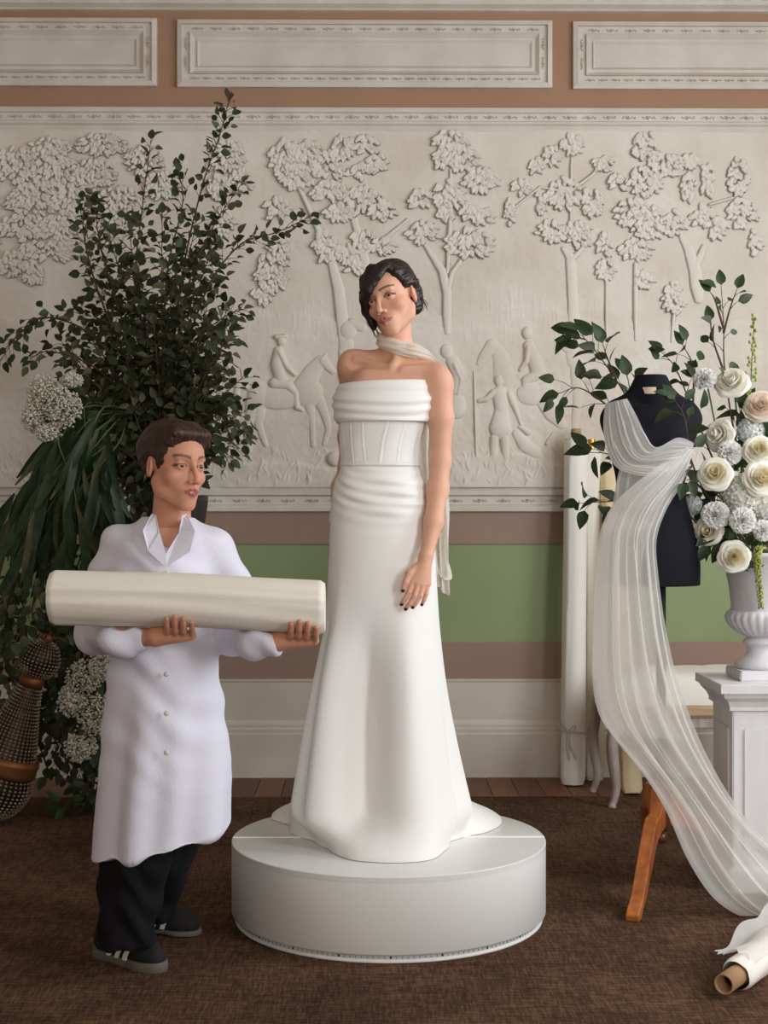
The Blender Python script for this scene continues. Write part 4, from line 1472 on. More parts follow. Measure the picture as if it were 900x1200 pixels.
# slanting hem
P, Q = f3.mesh()
N = vnormals(P, Q)
zz = P[:, 2]
xx = P[:, 0] - H(190, 800)[0]
low = sstep(.95, .45, zz)
d = .010 * low * np.sin(xx * 34 + 3 * zz + 2 * np.sin(5 * zz)) + .007 * low * np.sin(xx * 61 - 4 * zz)
d += .005 * (1 - low) * np.sin(xx * 30 + zz * 46) + .004 * np.sin(zz * 70 + xx * 40 + 2 * np.sin(xx * 20)) * sstep(.3, 1.0, zz) * .6
P = P + N * d[:, None]
zb = H(0, 1010)[2]
P[:, 2] += sstep(.35, 0, P[:, 2] - zb) * (.085 * np.clip((P[:, 0] - H(112, 0)[0]) / .37, -.1, 1.1)) * 1.0
coat = obj('coat', mesh('coat', P, Q, M['coat']), helper)
# lapels, placket, buttons, patch pocket
yF = HY - .148
for sgn, x0, x1 in ((-1, 178, 194), (1, 219, 195)):
    V = [H(x0, 602, -.055), H(x0 + sgn * 10, 622, -.128), H(x0 + sgn * 4, 646, -.150), H(x1, 664, -.156), H(x1 - sgn * 1, 650, -.150), H(x0 - sgn * 9, 624, -.118), H(x0 - sgn * 5, 604, -.070)]
    V = np.array(V)
    V2 = V + np.array((0, -.006, 0))
    n = len(V)
    Fs = [tuple(range(n)), tuple(range(n, 2 * n))[::-1]] + [(i, (i + 1) % n, n + (i + 1) % n, n + i) for i in range(n)]
    me = mesh('lapel', np.vstack([V, V2]), Fs, M['coat'], False)
    fixn(me)
    obj('lapel', me, coat)
for py, dd in ((672, -.150), (790, -.168), (836, -.180), (882, -.196)):
    c = H(195, py, dd)
    V, Fs = sphere(c, (.007, .004, .007), 6, 10)
    obj('button', mesh('button', V, Fs, M['stripe']), coat)

# trousers
f4 = Field((H(90, 0)[0], HY - .2, .02), (H(240, 0)[0], HY + .42, H(0, 930)[2]), .0045)
f4.chain([H(166, 930, -.02), H(158, 1010, -.03), H(147, 1104, -.005)], [.100, .092, .078], .02)
f4.chain([H(200, 930, .08), H(192, 1000, .15), H(170, 1076, .27)], [.100, .088, .080], .01)
f4.ell(H(147, 1126, -.0), (.5, .6, .052), None, .006, True)
P, Q = f4.mesh()
N = vnormals(P, Q)
P = P + N * (.005 * np.sin(P[:, 2] * 55 + 4 * np.sin(P[:, 0] * 30)) + .004 * np.sin(P[:, 0] * 70 + P[:, 2] * 12))[:, None]
obj('trousers', mesh('trousers', P, Q, M['black_cloth']), helper)


def shoe(name, heel, toe, parent):
    """low trainer from heel to toe on the carpet"""
    heel, toe = np.array(heel), np.array(toe)
    d = toe - heel
    ln = np.linalg.norm(d)
    u = d / ln
    v = np.array((-u[1], u[0], 0))
    k = ln / .27
    f = Field(np.minimum(heel, toe) - .10, np.maximum(heel, toe) + (.1, .1, .16), .0035)
    q = lambda a, b, c: heel + u * a * k + v * b * k + np.array((0, 0, c * k))
    f.cap(q(.040, 0, .048), q(.13, 0, .045), .037, .036, .02)
    f.cap(q(.12, 0, .046), q(.205, .004, .036), .038, .036, .03)
    f.cap(q(.20, .006, .034), q(.235, .004, .032), .036, .030, .02)
    f.cap(q(.055, 0, .06), q(.085, 0, .088), .040, .036, .03)
    f.cap(q(.085, 0, .09), q(.165, 0, .052), .030, .020, .03)
    f.ell(q(.06, 0, .13), (.036, .030, .05), None, .01, True)
    f.ell(q(.13, 0, -.10), (.4, .4, .112), None, .003, True)
    P, Q = f.mesh()
    s = obj(name, mesh(name, P, Q, M['shoe']), parent)
    fs = Field(np.minimum(heel, toe) - .10, np.maximum(heel, toe) + (.1, .1, .1), .0035)
    fs.cap(q(.040, 0, .012), q(.13, 0, .012), .044, .040, .01)
    fs.cap(q(.13, 0, .012), q(.205, .004, .012), .040, .045, .02)
    fs.cap(q(.205, .004, .012), q(.236, .004, .012), .045, .036, .02)
    fs.ell(q(.13, 0, .10), (.5, .5, .078), None, .001, True)
    fs.ell(q(.13, 0, -.10), (.5, .5, .1005), None, .001, True)
    P, Q = fs.mesh()
    obj('sole', mesh('sole', P, Q, M['sole']), s)
    for sd in (-1, 1):
        for i in range(3):                    # three slanting white bands on each side
            a = .105 + .030 * i
            pts = [q(a - .010 + .004 * i, sd * .0405, .022), q(a + .004, sd * .0395, .040), q(a + .016, sd * .0330, .060)]
            m = MB()
            C = spline(pts, 7)
            V = []
            for p in C:
                for (du, dn) in ((-.0075, .0), (.0075, .0), (.0075, .004), (-.0075, .004)):
                    V.append(p + u * du * k + v * sd * dn)
            m.add(V, [(r * 4 + j, r * 4 + (j + 1) % 4, r * 4 + 4 + (j + 1) % 4, r * 4 + 4 + j) for r in range(6) for j in range(4)] + [(0, 1, 2, 3), (24, 25, 26, 27)])
            m.build('white_stripe', M['stripe'], s)
    return s


shoe('shoe', G(116, 1116, .010), G(190, 1140, .010), helper)
hb = G(146, 1086, .010)
shoe('shoe', hb, hb + np.array((.235, -.10, 0)), helper)

# the bolt in the helper's arms
bolt = empty('fabric_bolt', (RA + RB) / 2, 'cream bolt of cloth carried level across the arms of the walking person', 'fabric', 'fabric bolts')
n, k = 120, 64
V = []
for i in range(n):
    s = i / (n - 1)
    c = RA + (RB - RA) * s + np.array((0, 0, .006 * math.sin(PI * s)))
    for j in range(k):
        a = 2 * PI * j / k
        r = RR * (1 + .012 * math.sin(3 * a + 7 * s) + .010 * math.sin(2 * PI * s * 2 + a)) + .003 * noise1(np.array([a * 3 + s * 2]), 4)[0]
        e = min(s, 1 - s) * np.linalg.norm(RB - RA)
        if e < .012:
            r -= (.012 - e) * .6
        if .2 < a < .45:
            r += .005                         # the loose outer edge of the cloth
        V.append(c + np.array((0, -math.cos(a), math.sin(a))) * r)
obj('cloth', mesh('cloth', np.array(V), gridfaces(n, k, True), M['cream_cloth']), bolt)
for s, e in ((0, -1), (1, 1)):
    c = RA + (RB - RA) * s
    V, Fs = [], []
    rings = [(r, (.004 if q % 2 else -.002)) for q, r in enumerate(np.linspace(.018, RR - .006, 9))]
    for (r, o) in rings:
        for j in range(40):
            a = 2 * PI * j / 40
            V.append(c + ax_ * e * (o - .004) + np.array((0, -math.cos(a), math.sin(a))) * r)
    Fs = gridfaces(9, 40, True)
    obj('layered_end', mesh('layered_end', np.array(V), Fs, M['cream_cloth']), bolt)
    V, Fs = tube([c + ax_ * e * -.03, c + ax_ * e * -.001], .019, 24)
    obj('core', mesh('core', V, Fs, M['card'], False), bolt)

# ================================================================ DRESS FORM on its tripod
MY = 4.70
D = lambda px, py, d=0.0: W(px, py, MY + d)
mcx = D(764, 560)[0]
form = empty('dress_form', (mcx + .03, MY, .010), 'black dress form on an orange wooden tripod with white chiffon pinned across it', 'dress form')
f = Field((D(685, 0)[0], MY - .19, D(0, 696)[2]), (D(840, 0)[0], MY + .19, D(0, 430)[2]), .004)
rows = [(D(0, y)[2], D((l + r_) / 2, y)[0], MY + dy, (r_ - l) / 2 * MY / F, d) for (y, l, r_, d, dy) in
        ((686, 706, 820, .125, 0), (660, 706, 820, .128, 0), (636, 709, 817, .122, 0), (605, 716, 809, .104, 0), (580, 721, 803, .092, 0), (565, 722, 802, .092, 0), (545, 718, 805, .102, -.005), (520, 710, 812, .115, -.012), (500, 706, 818, .105, -.008), (488, 708, 818, .09, 0), (476, 718, 806, .07, .005))]
f.stack(rows, .012)
f.cap(D(722, 489, .01), D(804, 489, .01), .050, .050, .03)
f.cap(D(733, 478, .01), D(763, 452, .01), .032, .045, .05)
f.cap(D(793, 478, .01), D(763, 452, .01), .032, .045, .05)
f.ell(D(739, 524, -.075), (.050, .055, .055), None, .04)
f.ell(D(786, 524, -.075), (.050, .055, .055), None, .04)
f.cap(D(763, 470, .008), D(763, 449, .005), .060, .048, .02)
f.ell(D(763, 425, .0), (.2, .2, .042), None, .002, True)
P, Q = f.mesh()
obj('torso', mesh('torso', P, Q, M['form']), form)
c = D(763, 442, .005)
m = MB()
m.add(*lathe([(.0, -.004), (.050, -.004), (.052, .004), (.048, .009), (.0, .010)], 32, (c[0], c[1], c[2] - .004)))
cp = m.build('neck_cap', M['form'], form, True)
c = D(762, 459, 0)
V, Fs = [], []
for z in (-.011, .011):
    for a in np.linspace(-.62, .62, 10):
        V.append((c[0] + .056 * math.sin(a), MY + .005 - .0565 * math.cos(a), c[2] + z))
me = mesh('label', V, [(i, i + 1, 11 + i, 10 + i) for i in range(9)], M['label'], False)
lb = obj('label', me, form)
lb.modifiers.new('thick', 'SOLIDIFY').thickness = .0015
# seam lines of the jersey cover
m = MB()
for px in (763,):
    pts = [D(px, y, -.19) for y in (560, 600, 640, 680)]
hub = np.array((mcx + .03, MY, 0))
zt = D(0, 684)[2]
m = MB()
m.add(*lathe([(.016, .36), (.016, zt)], 20, (hub[0], hub[1], 0)))
m.build('pole', M['black_gap'], form, True)
m = MB()
m.add(*lathe([(0, .205), (.022, .205), (.026, .215), (.030, .235), (.030, .33), (.036, .335), (.036, .35), (.028, .356), (.026, .375), (.034, .38), (.034, .392), (.022, .398), (.020, .44), (.0, .44)], 28, (hub[0], hub[1], 0)))
m.build('turned_hub', M['dark_wood'], form, True)
m = MB()
m.add(*sphere((hub[0], hub[1], .180), (.021, .021, .021), 10, 16))
m.add(*lathe([(.008, .19), (.012, .206)], 12, (hub[0], hub[1], 0)))
m.build('ball_finial', M['dark_wood'], form, True)


def form_leg(foot):
    foot = np.array(foot)
    d = foot - hub
    ln = math.hypot(d[0], d[1])
    u = np.array((d[0] / ln, d[1] / ln, 0))
    v = np.array((-u[1], u[0], 0))
    # outline of the sawn cabriole leg: (distance from the hub, height)
    up = [(.022, .345), (.060, .345), (.066, .30), (.085, .265), (.125, .262), (.165, .225), (.215, .16), (.26, .10), (.30, .055), (.335, .035), (.352, .018), (.350, .0)]
    dn = [(.322, .0), (.310, .012), (.300, .020), (.262, .045), (.215, .095), (.165, .15), (.115, .19), (.075, .205), (.05, .205), (.022, .215)]
    k = ln / .34
    pts = [(a * k if a > .1 else a, b) for a, b in up + dn]
    V = []
    for s in (-.021, .021):
        for a, b in pts:
            V.append(hub + u * a + v * s + np.array((0, 0, .010 + b)))
    n = len(pts)
    a1 = len(up)
    Fs = [(i, (i + 1) % n, n + (i + 1) % n, n + i) for i in range(n)]
    # cheeks as a strip between the two edges of the outline
    uo = list(range(a1))
    lo = list(range(n - 1, a1 - 1, -1))
    for off in (0, n):
        i = j = 0
        while i < len(uo) - 1 or j < len(lo) - 1:
            if j == len(lo) - 1 or (i < len(uo) - 1 and pts[uo[i + 1]][0] <= pts[lo[j + 1]][0]):
                Fs.append((uo[i] + off, uo[i + 1] + off, lo[j] + off))
                i += 1
            else:
                Fs.append((uo[i] + off, lo[j] + off, lo[j + 1] + off))
                j += 1
    me = mesh('leg', V, Fs, M['orange_wood'], False)
    fixn(me)
    o = obj('leg', me, form)
    b = o.modifiers.new('bevel', 'BEVEL')
    b.width, b.segments, b.angle_limit = .004, 2, R(50)
    return o


form_leg(G(742, 1079, .010))
form_leg(hub + np.array((.33, .10, 0)))
form_leg(G(755, 1034, .010))


# ---- chiffon pinned at the shoulder, swept across the bust and let fall to the carpet
def cloth_between(name, L, Rt, parent, n, k, pleats, amp, material, seed, swell=0.0, dz=None, floor_=None):
    LE, RE = spline([D(*p) for p in L], n), spline([D(*p) for p in Rt], n)
    u = np.linspace(0, 1, k)
    s = np.linspace(0, 1, n)
    V = LE[:, None] * (1 - u)[None, :, None] + RE[:, None] * u[None, :, None]
    gg = np.random.default_rng(seed)
    c0_ = np.sort(gg.uniform(0, 1, pleats))
    wv = np.zeros((n, k))
    for c_ in c0_:                           # irregular pleats that wander, fade in and fade out
        w_ = gg.uniform(.012, .045)
        dr = gg.uniform(-.10, .10)
        f0, f1 = gg.uniform(-.4, .35), gg.uniform(.6, 1.4)
        cc_ = c_ + dr * s + .02 * np.sin(gg.uniform(3, 7) * s + gg.uniform(0, 6))
        env = (sstep(f0, f0 + .3, s) * sstep(f1 + .2, f1 - .2, s))[:, None]
        q_ = (u[None] - cc_[:, None]) / w_
        wv += gg.uniform(.5, 1.5) * env * (np.exp(-q_ ** 2) - .55 * np.exp(-((q_ - 1.7) / 1.3) ** 2))
    wv += .5 * noise1(u * 3.1 + 2, seed)[None] + .35 * np.sin(2 * PI * (u[None] * 1.7 + .3 * s[:, None]))
    a = np.interp(s, np.linspace(0, 1, len(amp)), amp)[:, None]
    edge_ = sstep(0, .06, u) * sstep(1, .94, u)
    V[:, :, 1] -= a * wv + swell * np.sin(PI * u)[None] * (1 - s[:, None] * .3)
    V[:, :, 0] += .35 * a * wv * edge_[None]
    V[:, :, 2] += .25 * a * wv * edge_[None]
    if floor_ is not None:
        V[:, :, 2] = np.maximum(V[:, :, 2], floor_ + .004 + .003 * wv)
    o = obj(name, mesh(name, V.reshape(-1, 3), gridfaces(n, k), material), parent)
    return o


drape = empty('chiffon_drape', D(760, 540, -.15), 'sheer white chiffon draped across the black dress form and trailing to the carpet', 'fabric')
cloth_between('shoulder_swathe', [(709, 473, -.03), (707, 500, -.085), (711, 528, -.135), (727, 551, -.155), (768, 558, -.165), (807, 541, -.115)],
              [(735, 467, -.055), (746, 487, -.105), (756, 508, -.150), (769, 524, -.168), (794, 513, -.140), (814, 519, -.11)], drape, 130, 150, 16, [.002, .004, .006, .006, .004], M['chiffon'], 3, .018)
cloth_between('waist_layer', [(727, 545, -.125), (722, 566, -.112), (718, 590, -.118), (708, 622, -.135)], [(796, 545, -.13), (790, 562, -.118), (776, 590, -.125), (764, 622, -.145)], drape, 60, 70, 9, [.003, .004, .005], M['chiffon'], 31, .006)
cloth_between('hanging_length', [(803, 524, -.135), (762, 553, -.175), (724, 585, -.165), (706, 615, -.15), (700, 650, -.155), (696, 720, -.17), (694, 790, -.18), (701, 835, -.19), (722, 868, -.21), (752, 905, -.24), (780, 950, -.27), (806, 1008, -.31), (838, 1054, -.335), (880, 1078, -.33), (935, 1086, -.33)],
              [(813, 528, -.115), (800, 566, -.12), (782, 596, -.155), (770, 632, -.165), (772, 672, -.17), (781, 735, -.18), (796, 800, -.19), (816, 856, -.205), (838, 902, -.22), (862, 942, -.235), (888, 975, -.25), (920, 1000, -.26), (950, 1030, -.28), (970, 1060, -.3), (985, 1080, -.31)],
              drape, 220, 190, 17, [.003, .007, .012, .014, .013, .012, .010], M['chiffon'], 7, .016, floor_=.010)
cloth_between('back_layer', [(712, 600, -.135), (703, 650, -.14), (700, 720, -.15), (698, 790, -.16), (708, 845, -.17), (728, 862, -.18)],
              [(765, 612, -.150), (752, 660, -.15), (754, 720, -.155), (764, 790, -.16), (790, 850, -.17), (806, 868, -.18)], drape, 90, 80, 7, [.004, .008, .010], M['chiffon'], 12, .0)

# ---- bolt lying on the carpet in the foreground, its cloth pulled up to the chiffon
c0 = G(846, 1180, .010)
c0 = W(848, 1158, 3.62)
FR = .042
c0[2] = .010 + FR
dirn = np.array((.19, .262, 0))
dirn /= np.linalg.norm(dirn)
c1 = c0 + dirn * .95
fb = empty('fabric_bolt', (c0[0], c0[1], .010), 'white bolt of chiffon with an open cardboard core lying on the carpet', 'fabric', 'fabric bolts')
n, k = 60, 40
nv = np.array((-dirn[1], dirn[0], 0))
V = []
for i in range(n):
    s = i / (n - 1)
    c = c0 + dirn * (.085 + s * .86)
    for j in range(k):
        a = 2 * PI * j / k
        r = FR * (1 + .03 * math.sin(2 * a + 6 * s)) + .002 * noise1(np.array([a * 2 + 9 * s]), 3)[0]
        if i == 0:
            r -= .006
        V.append(c + (nv * math.cos(a) + np.array((0, 0, math.sin(a)))) * r)
obj('cloth', mesh('cloth', np.array(V), gridfaces(n, k, True), M['ivory_cloth']), fb)
m = MB()
V, Fs = [], []
cr = .026
cz = np.array((0, 0, -(FR - cr) + .001))
for (r, s) in ((cr, .13), (cr, 0), (cr - .004, 0), (cr - .004, .12)):
    for j in range(36):
        a = 2 * PI * j / 36
        V.append(c0 + cz * 0 + dirn * s + (nv * math.cos(a) + np.array((0, 0, math.sin(a)))) * r)
me = mesh('core', V, gridfaces(4, 36, True), M['card'])
obj('core', me, fb)
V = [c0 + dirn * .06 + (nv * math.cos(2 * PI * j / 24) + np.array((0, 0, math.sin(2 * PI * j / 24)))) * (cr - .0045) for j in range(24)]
obj('core_shade_disc', mesh('core_shade_disc', V, [tuple(range(24))], M['card_dark'], False), fb)  # near-black disc stands in for the shade inside the open tube
# frayed loose layer: the cloth leaves the roll on top and is pulled up towards the chiffon
n, k = 40, 60
V = []
for i in range(n):
    s = i / (n - 1)
    for j in range(k):
        u = j / (k - 1)
        ang = 2.5 - 2.1 * min(1, s * 1.6)
        fray = (.010 * math.sin(37 * s) + .012 * math.sin(11 * s + 1)) * (1 - u) ** 6
        base = c0 + dirn * (.115 + .55 * u + .06 * s * (1 - u) + fray)
        r = FR + .004 + .012 * sstep(.1, .6, s) * (1 + .5 * math.sin(u * 15 + s * 3))
        out_ = max(0, s - .55) / .45
        p = base + nv * r * math.cos(ang) + np.array((0, 0, r * math.sin(ang)))
        p = p + nv * (.035 * out_) + np.array((0, 0, (.055 * out_ * (.5 + .5 * u) + .010 * math.sin(u * 12 + 3 * s)) * out_ - .02 * out_ * (1 - u)))
        p[2] = max(p[2], .013)
        V.append(p)
obj('loose_layer', mesh('loose_layer', np.array(V), gridfaces(n, k), M['chiffon']), fb)

# ================================================================ ROLLS LEANING AGAINST THE WALL
def wall_roll(name, bot, top, r, material, label, group, core=True, seed=1, tie=None, wob=.02):
    bot, top = np.array(bot), np.array(top)
    ax = (top - bot) / np.linalg.norm(top - bot)
    e1 = np.cross(ax, (0, 1, 0))
    e1 /= np.linalg.norm(e1)
    e2 = np.cross(ax, e1)
    root = empty(name, bot, label, 'fabric', group)
    n, k = 70, 36
    V = []
    ln = np.linalg.norm(top - bot)
    for i in range(n):
        s = i / (n - 1)
        for j in range(k):
            a = 2 * PI * j / k
            q = r * (1 + wob * math.sin(2 * a + 5 * s + seed) + wob * .6 * math.sin(3 * a - 9 * s))
            if .5 < a - .4 * s < .72:
                q += .004
            d = min(s, 1 - s) * ln
            if d < .02:
                q -= (.02 - d) * .5
            if tie and abs(s - tie) < .03:
                q *= .90 + .10 * abs(s - tie) / .03
            V.append(bot + (top - bot) * s + (e1 * math.cos(a) + e2 * math.sin(a)) * q)
    obj('cloth', mesh('cloth', np.array(V), gridfaces(n, k, True), material), root)
    for c, s in ((bot, 1), (top, -1)):
        V, Fs = [], []
        for q, rr_ in enumerate(np.linspace(r * .4, r - .004, 5)):
            for j in range(k):
                a = 2 * PI * j / k
                V.append(c + ax * s * (.004 + (.003 if q % 2 else 0)) + (e1 * math.cos(a) + e2 * math.sin(a)) * rr_)
        obj('layered_end', mesh('layered_end', np.array(V), gridfaces(5, k, True), material), root)
    if core:
        V, Fs = tube([bot - ax * .0, top + ax * .045], r * .42, 24)
        obj('core', mesh('core', V, Fs, M['brass'] if core == 'brass' else M['card'], False), root)
    return root, e1, e2, ax


z0 = .002
ra = wall_roll('fabric_roll', G(671, 919, z0 + .0), W(675, 514, 6.655), .056, M['ivory_cloth'], 'tall ivory roll of cloth tied with a small white bow, leaning on the wall', 'fabric rolls leaning on the wall', True, 1, .155)
wall_roll('fabric_roll', G(697, 914, z0), W(693.5, 526, 6.69), .044, M['cream_cloth'], 'slim cream roll with a brass coloured core behind the bow tied roll', 'fabric rolls leaning on the wall', 'brass', 4)
wall_roll('fabric_roll', G(741, 930, z0), W(713, 552, 6.68), .046, M['yellow_cloth'], 'buttery yellow roll leaning behind the dress form, right of the two pale rolls', 'fabric rolls leaning on the wall', False, 8)
# the ribbon bow on the first roll
bw = W(661, 876, 6.445)
m = MB()
b0, b1 = G(671, 919, z0), W(675, 514, 6.655)
cc = b0 + (b1 - b0) * .155
ring = [cc + np.array((.054 * math.cos(a), .054 * math.sin(a), .004 * math.sin(2 * a))) for a in np.linspace(0, 2 * PI, 30)]
m.add(*tube(ring, .006, 6, .4))
kn_ = cc + np.array((-.030, -.050, 0))
m.add(*sphere(kn_, (.010, .008, .010)))
for pts in ([(0, 0, 0), (-.035, -.012, .040), (-.050, -.01, .046), (-.040, -.008, .018), (0, 0, 0)], [(0, 0, 0), (.022, -.016, .030), (.034, -.014, .022), (.020, -.01, 0.002), (0, 0, 0)], [(0, 0, 0), (.004, -.014, -.05), (.026, -.012, -.105), (.036, -.01, -.14)], [(0, 0, 0), (-.006, -.012, -.06), (.004, -.010, -.13)]):
    m.add(*tube(spline([kn_ + np.array(p) for p in pts], 22), .006, 6, .35))
m.build('ribbon_bow', M['stripe'], ra[0], True)

# ================================================================ UPHOLSTERED BENCH behind the dress form
bench = empty('bench', (1.3, 6.2, 0.0), 'low limewashed bench with a cream cushion and carved legs behind the dress form', 'bench')
X0, X1, Y0, Y1 = xW(703, 6.05) + .02, 1.78, 5.96, 6.40
m = MB().box(X0, X1, Y0 - .01, Y1, .395, .445)
m.build('seat_rail', M['seat_wood'], bench, bevel=.010)
n, k = 24, 34
V = []
for i in range(n):
    for j in range(k):
        u, v = i / (n - 1) * 2 - 1, j / (k - 1) * 2 - 1
        e = (1 - abs(u) ** 5) * (1 - abs(v) ** 5)
        V.append(((X0 + X1) / 2 + v * (X1 - X0) / 2 * .985, (Y0 + Y1) / 2 + u * (Y1 - Y0) / 2, .446 + .135 * max(e, 0) ** .35 + .006 * noise1(np.array([v * 6 + u * 3]), 2)[0] * e))
obj('cushion', mesh('cushion', np.array(V), gridfaces(n, k), M['cream_cloth']), bench)
m = MB().box(X0 + .03, X1 - .03, Y0 + .005, Y0 + .025, .345, .397)
m.build('apron', M['lime_wood'], bench, bevel=.006)
for (lx, ly, sx, sy) in ((X0 + .035, Y0 + .035, -1, -1), (X0 + .015, Y1 - .035, -1, 1), (X1 - .04, Y0 + .035, 1, -1), (X1 - .04, Y1 - .035, 1, 1)):
    zb_ = .010 if ly < 6.2 else .0
    pts = [(0, 0, .40), (.006 * sx, .006 * sy, .33), (.014 * sx, .012 * sy, .26), (.006 * sx, .006 * sy, .17), (-.006 * sx, -.002 * sy, .09), (.004 * sx, .006 * sy, .035), (.012 * sx, .012 * sy, .012), (.013 * sx, .013 * sy, 0)]
    C = spline([(lx + a, ly + b, zb_ + c) for a, b, c in pts], 30)
    rad = np.interp(np.linspace(0, 1, 30), [0, .15, .35, .6, .8, .92, 1], [.026, .027, .025, .018, .014, .018, .015])
    m = MB()
    m.add(*tube(C, rad, 10))
    m.build('leg', M['lime_wood'], bench, True)

# ================================================================ URN ON ITS PLINTH
UX, UY = 1.318, 4.775
pl = empty('plinth', (UX, UY, .010), 'square white timber plinth with a moulded cap carrying the flower urn', 'plinth')
cw = .135
zc = .700
m = MB().box(UX - cw, UX + cw, UY - cw, UY + cw, .010, zc - .09)
m.build('shaft', M['plinth'], pl, bevel=.004)
MB().box(UX - cw - .018, UX + cw + .018, UY - cw - .018, UY + cw + .018, .010, .09).build('foot_moulding', M['plinth'], pl, bevel=.008)
for s in (1,):
    MB().box(UX - cw + .035, UX + cw - .035, UY - cw - .006, UY - cw, .15, zc - .15).build('front_panel', M['plinth'], pl, bevel=.003)
    MB().box(UX - cw - .006, UX - cw, UY - cw + .035, UY + cw - .035, .15, zc - .15).build('side_panel', M['plinth'], pl, bevel=.003)
m = MB()
pf = [(cw, zc - .095), (cw + .012, zc - .09), (cw + .012, zc - .078), (cw + .020, zc - .06), (cw + .034, zc - .046), (cw + .038, zc - .036), (cw + .038, zc - .032), (cw + .050, zc - .030), (cw + .050, zc - .002), (cw + .048, zc)]
V = []
for r, z in pf:
    V += [(UX - r, UY - r, z), (UX + r, UY - r, z), (UX + r, UY + r, z), (UX - r, UY + r, z)]
n = len(pf)
m.add(V, [(i * 4 + j, i * 4 + (j + 1) % 4, i * 4 + 4 + (j + 1) % 4, i * 4 + 4 + j) for i in range(n - 1) for j in range(4)] + [(0, 1, 2, 3), (n * 4 - 4, n * 4 - 3, n * 4 - 2, n * 4 - 1)])
m.build('cap', M['plinth'], pl)

urn = empty('urn', (UX, UY, zc), 'white stone campana urn with gadrooned bowl standing on the plinth', 'urn')
MB().box(UX - .100, UX + .100, UY - .100, UY + .100, zc, zc + .034).build('square_foot', M['stone'], urn, bevel=.004)
m = MB()
base = zc + .034
m.add(*lathe([(.0, 0), (.088, 0), (.092, .008), (.090, .018), (.078, .028), (.064, .036), (.054, .050), (.050, .066), (.052, .076), (.062, .082), (.064, .090), (.060, .098), (.052, .102), (.056, .108), (.0, .112)], 48, (UX, UY, base)))
m.build('stem', M['stone'], urn, True)
m = MB()
m.add(*lathe([(.0, .106), (.060, .108), (.092, .126), (.114, .150), (.122, .172), (.119, .188), (.110, .196), (.0, .198)], 144, (UX, UY, base),
             lambda a, z: .055 * abs(math.sin(14 * a)) ** .7 * (1 if z > .107 else 0) * min(1, max(0, (.197 - z) / .02)) - .02))
m.build('gadrooned_bowl', M['stone'], urn, True)
m = MB()
m.add(*lathe([(.104, .192), (.106, .200), (.104, .212), (.107, .24), (.112, .28), (.120, .32), (.132, .352), (.146, .372), (.152, .380), (.152, .390), (.142, .392), (.128, .378), (.116, .34), (.104, .28), (.09, .23), (.0, .22)], 64, (UX, UY, base), cap=False))
m.build('body', M['stone'], urn, True)
UT = np.array((UX, UY, base + .36))


# ================================================================ LEAVES, BRANCHES
def leaf_mesh(name, w, fold, curl, material, n=5, shape=.0):
    V, Fs = [], []
    for i in range(n + 1):
        t = i / n
        hw = w * (math.sin(PI * t ** (.80 + shape)) ** .8) * .5 if 0 < t < 1 else .012
        z = -curl * t * t
        V += [(-hw, t, z + fold * hw), (0, t, z), (hw, t, z + fold * hw)]
    for i in range(n):
        a = i * 3
        Fs += [(a, a + 1, a + 4, a + 3), (a + 1, a + 2, a + 5, a + 4)]
    return mesh(name, V, Fs, material, True)


LEAVES = [leaf_mesh('leaf', .68, .45, .18, M['leaf']), leaf_mesh('leaf', .74, .25, .08, M['leaf']), leaf_mesh('leaf', .62, .6, .3, M['leaf_b'])]
LEAVES_R = [leaf_mesh('leaf', .62, .35, .22, M['leaf_c'], shape=-.1), leaf_mesh('leaf', .56, .25, .12, M['leaf_c'], shape=-.1), leaf_mesh('leaf', .60, .5, .3, M['leaf'], shape=-.1)]
LONG = [leaf_mesh('long_leaf', .13, .3, .25, M['leaf_long'], 9, .15), leaf_mesh('long_leaf', .16, .2, .12, M['leaf_long'], 9, .15), leaf_mesh('long_leaf', .11, .4, .35, M['leaf_b'], 9, .15)]


def frame_mat(p, d, nrm, s):
    d = Vector(d).normalized()
    n = Vector(nrm)
    n = n - d * n.dot(d)
    if n.length < 1e-3:
        n = d.orthogonal()
    n.normalize()
    x = d.cross(n)
    m_ = Matrix((x, d, n)).transposed().to_4x4() @ Matrix.Diagonal((s, s, s, 1))
    m_.translation = Vector(p)
    return m_


def put_leaf(root, name, me, mw):
    o = bpy.data.objects.new(name, me)
    o.parent = root
    o.matrix_local = Matrix.Translation(-root.location) @ mw
    COL.objects.link(o)
    return o


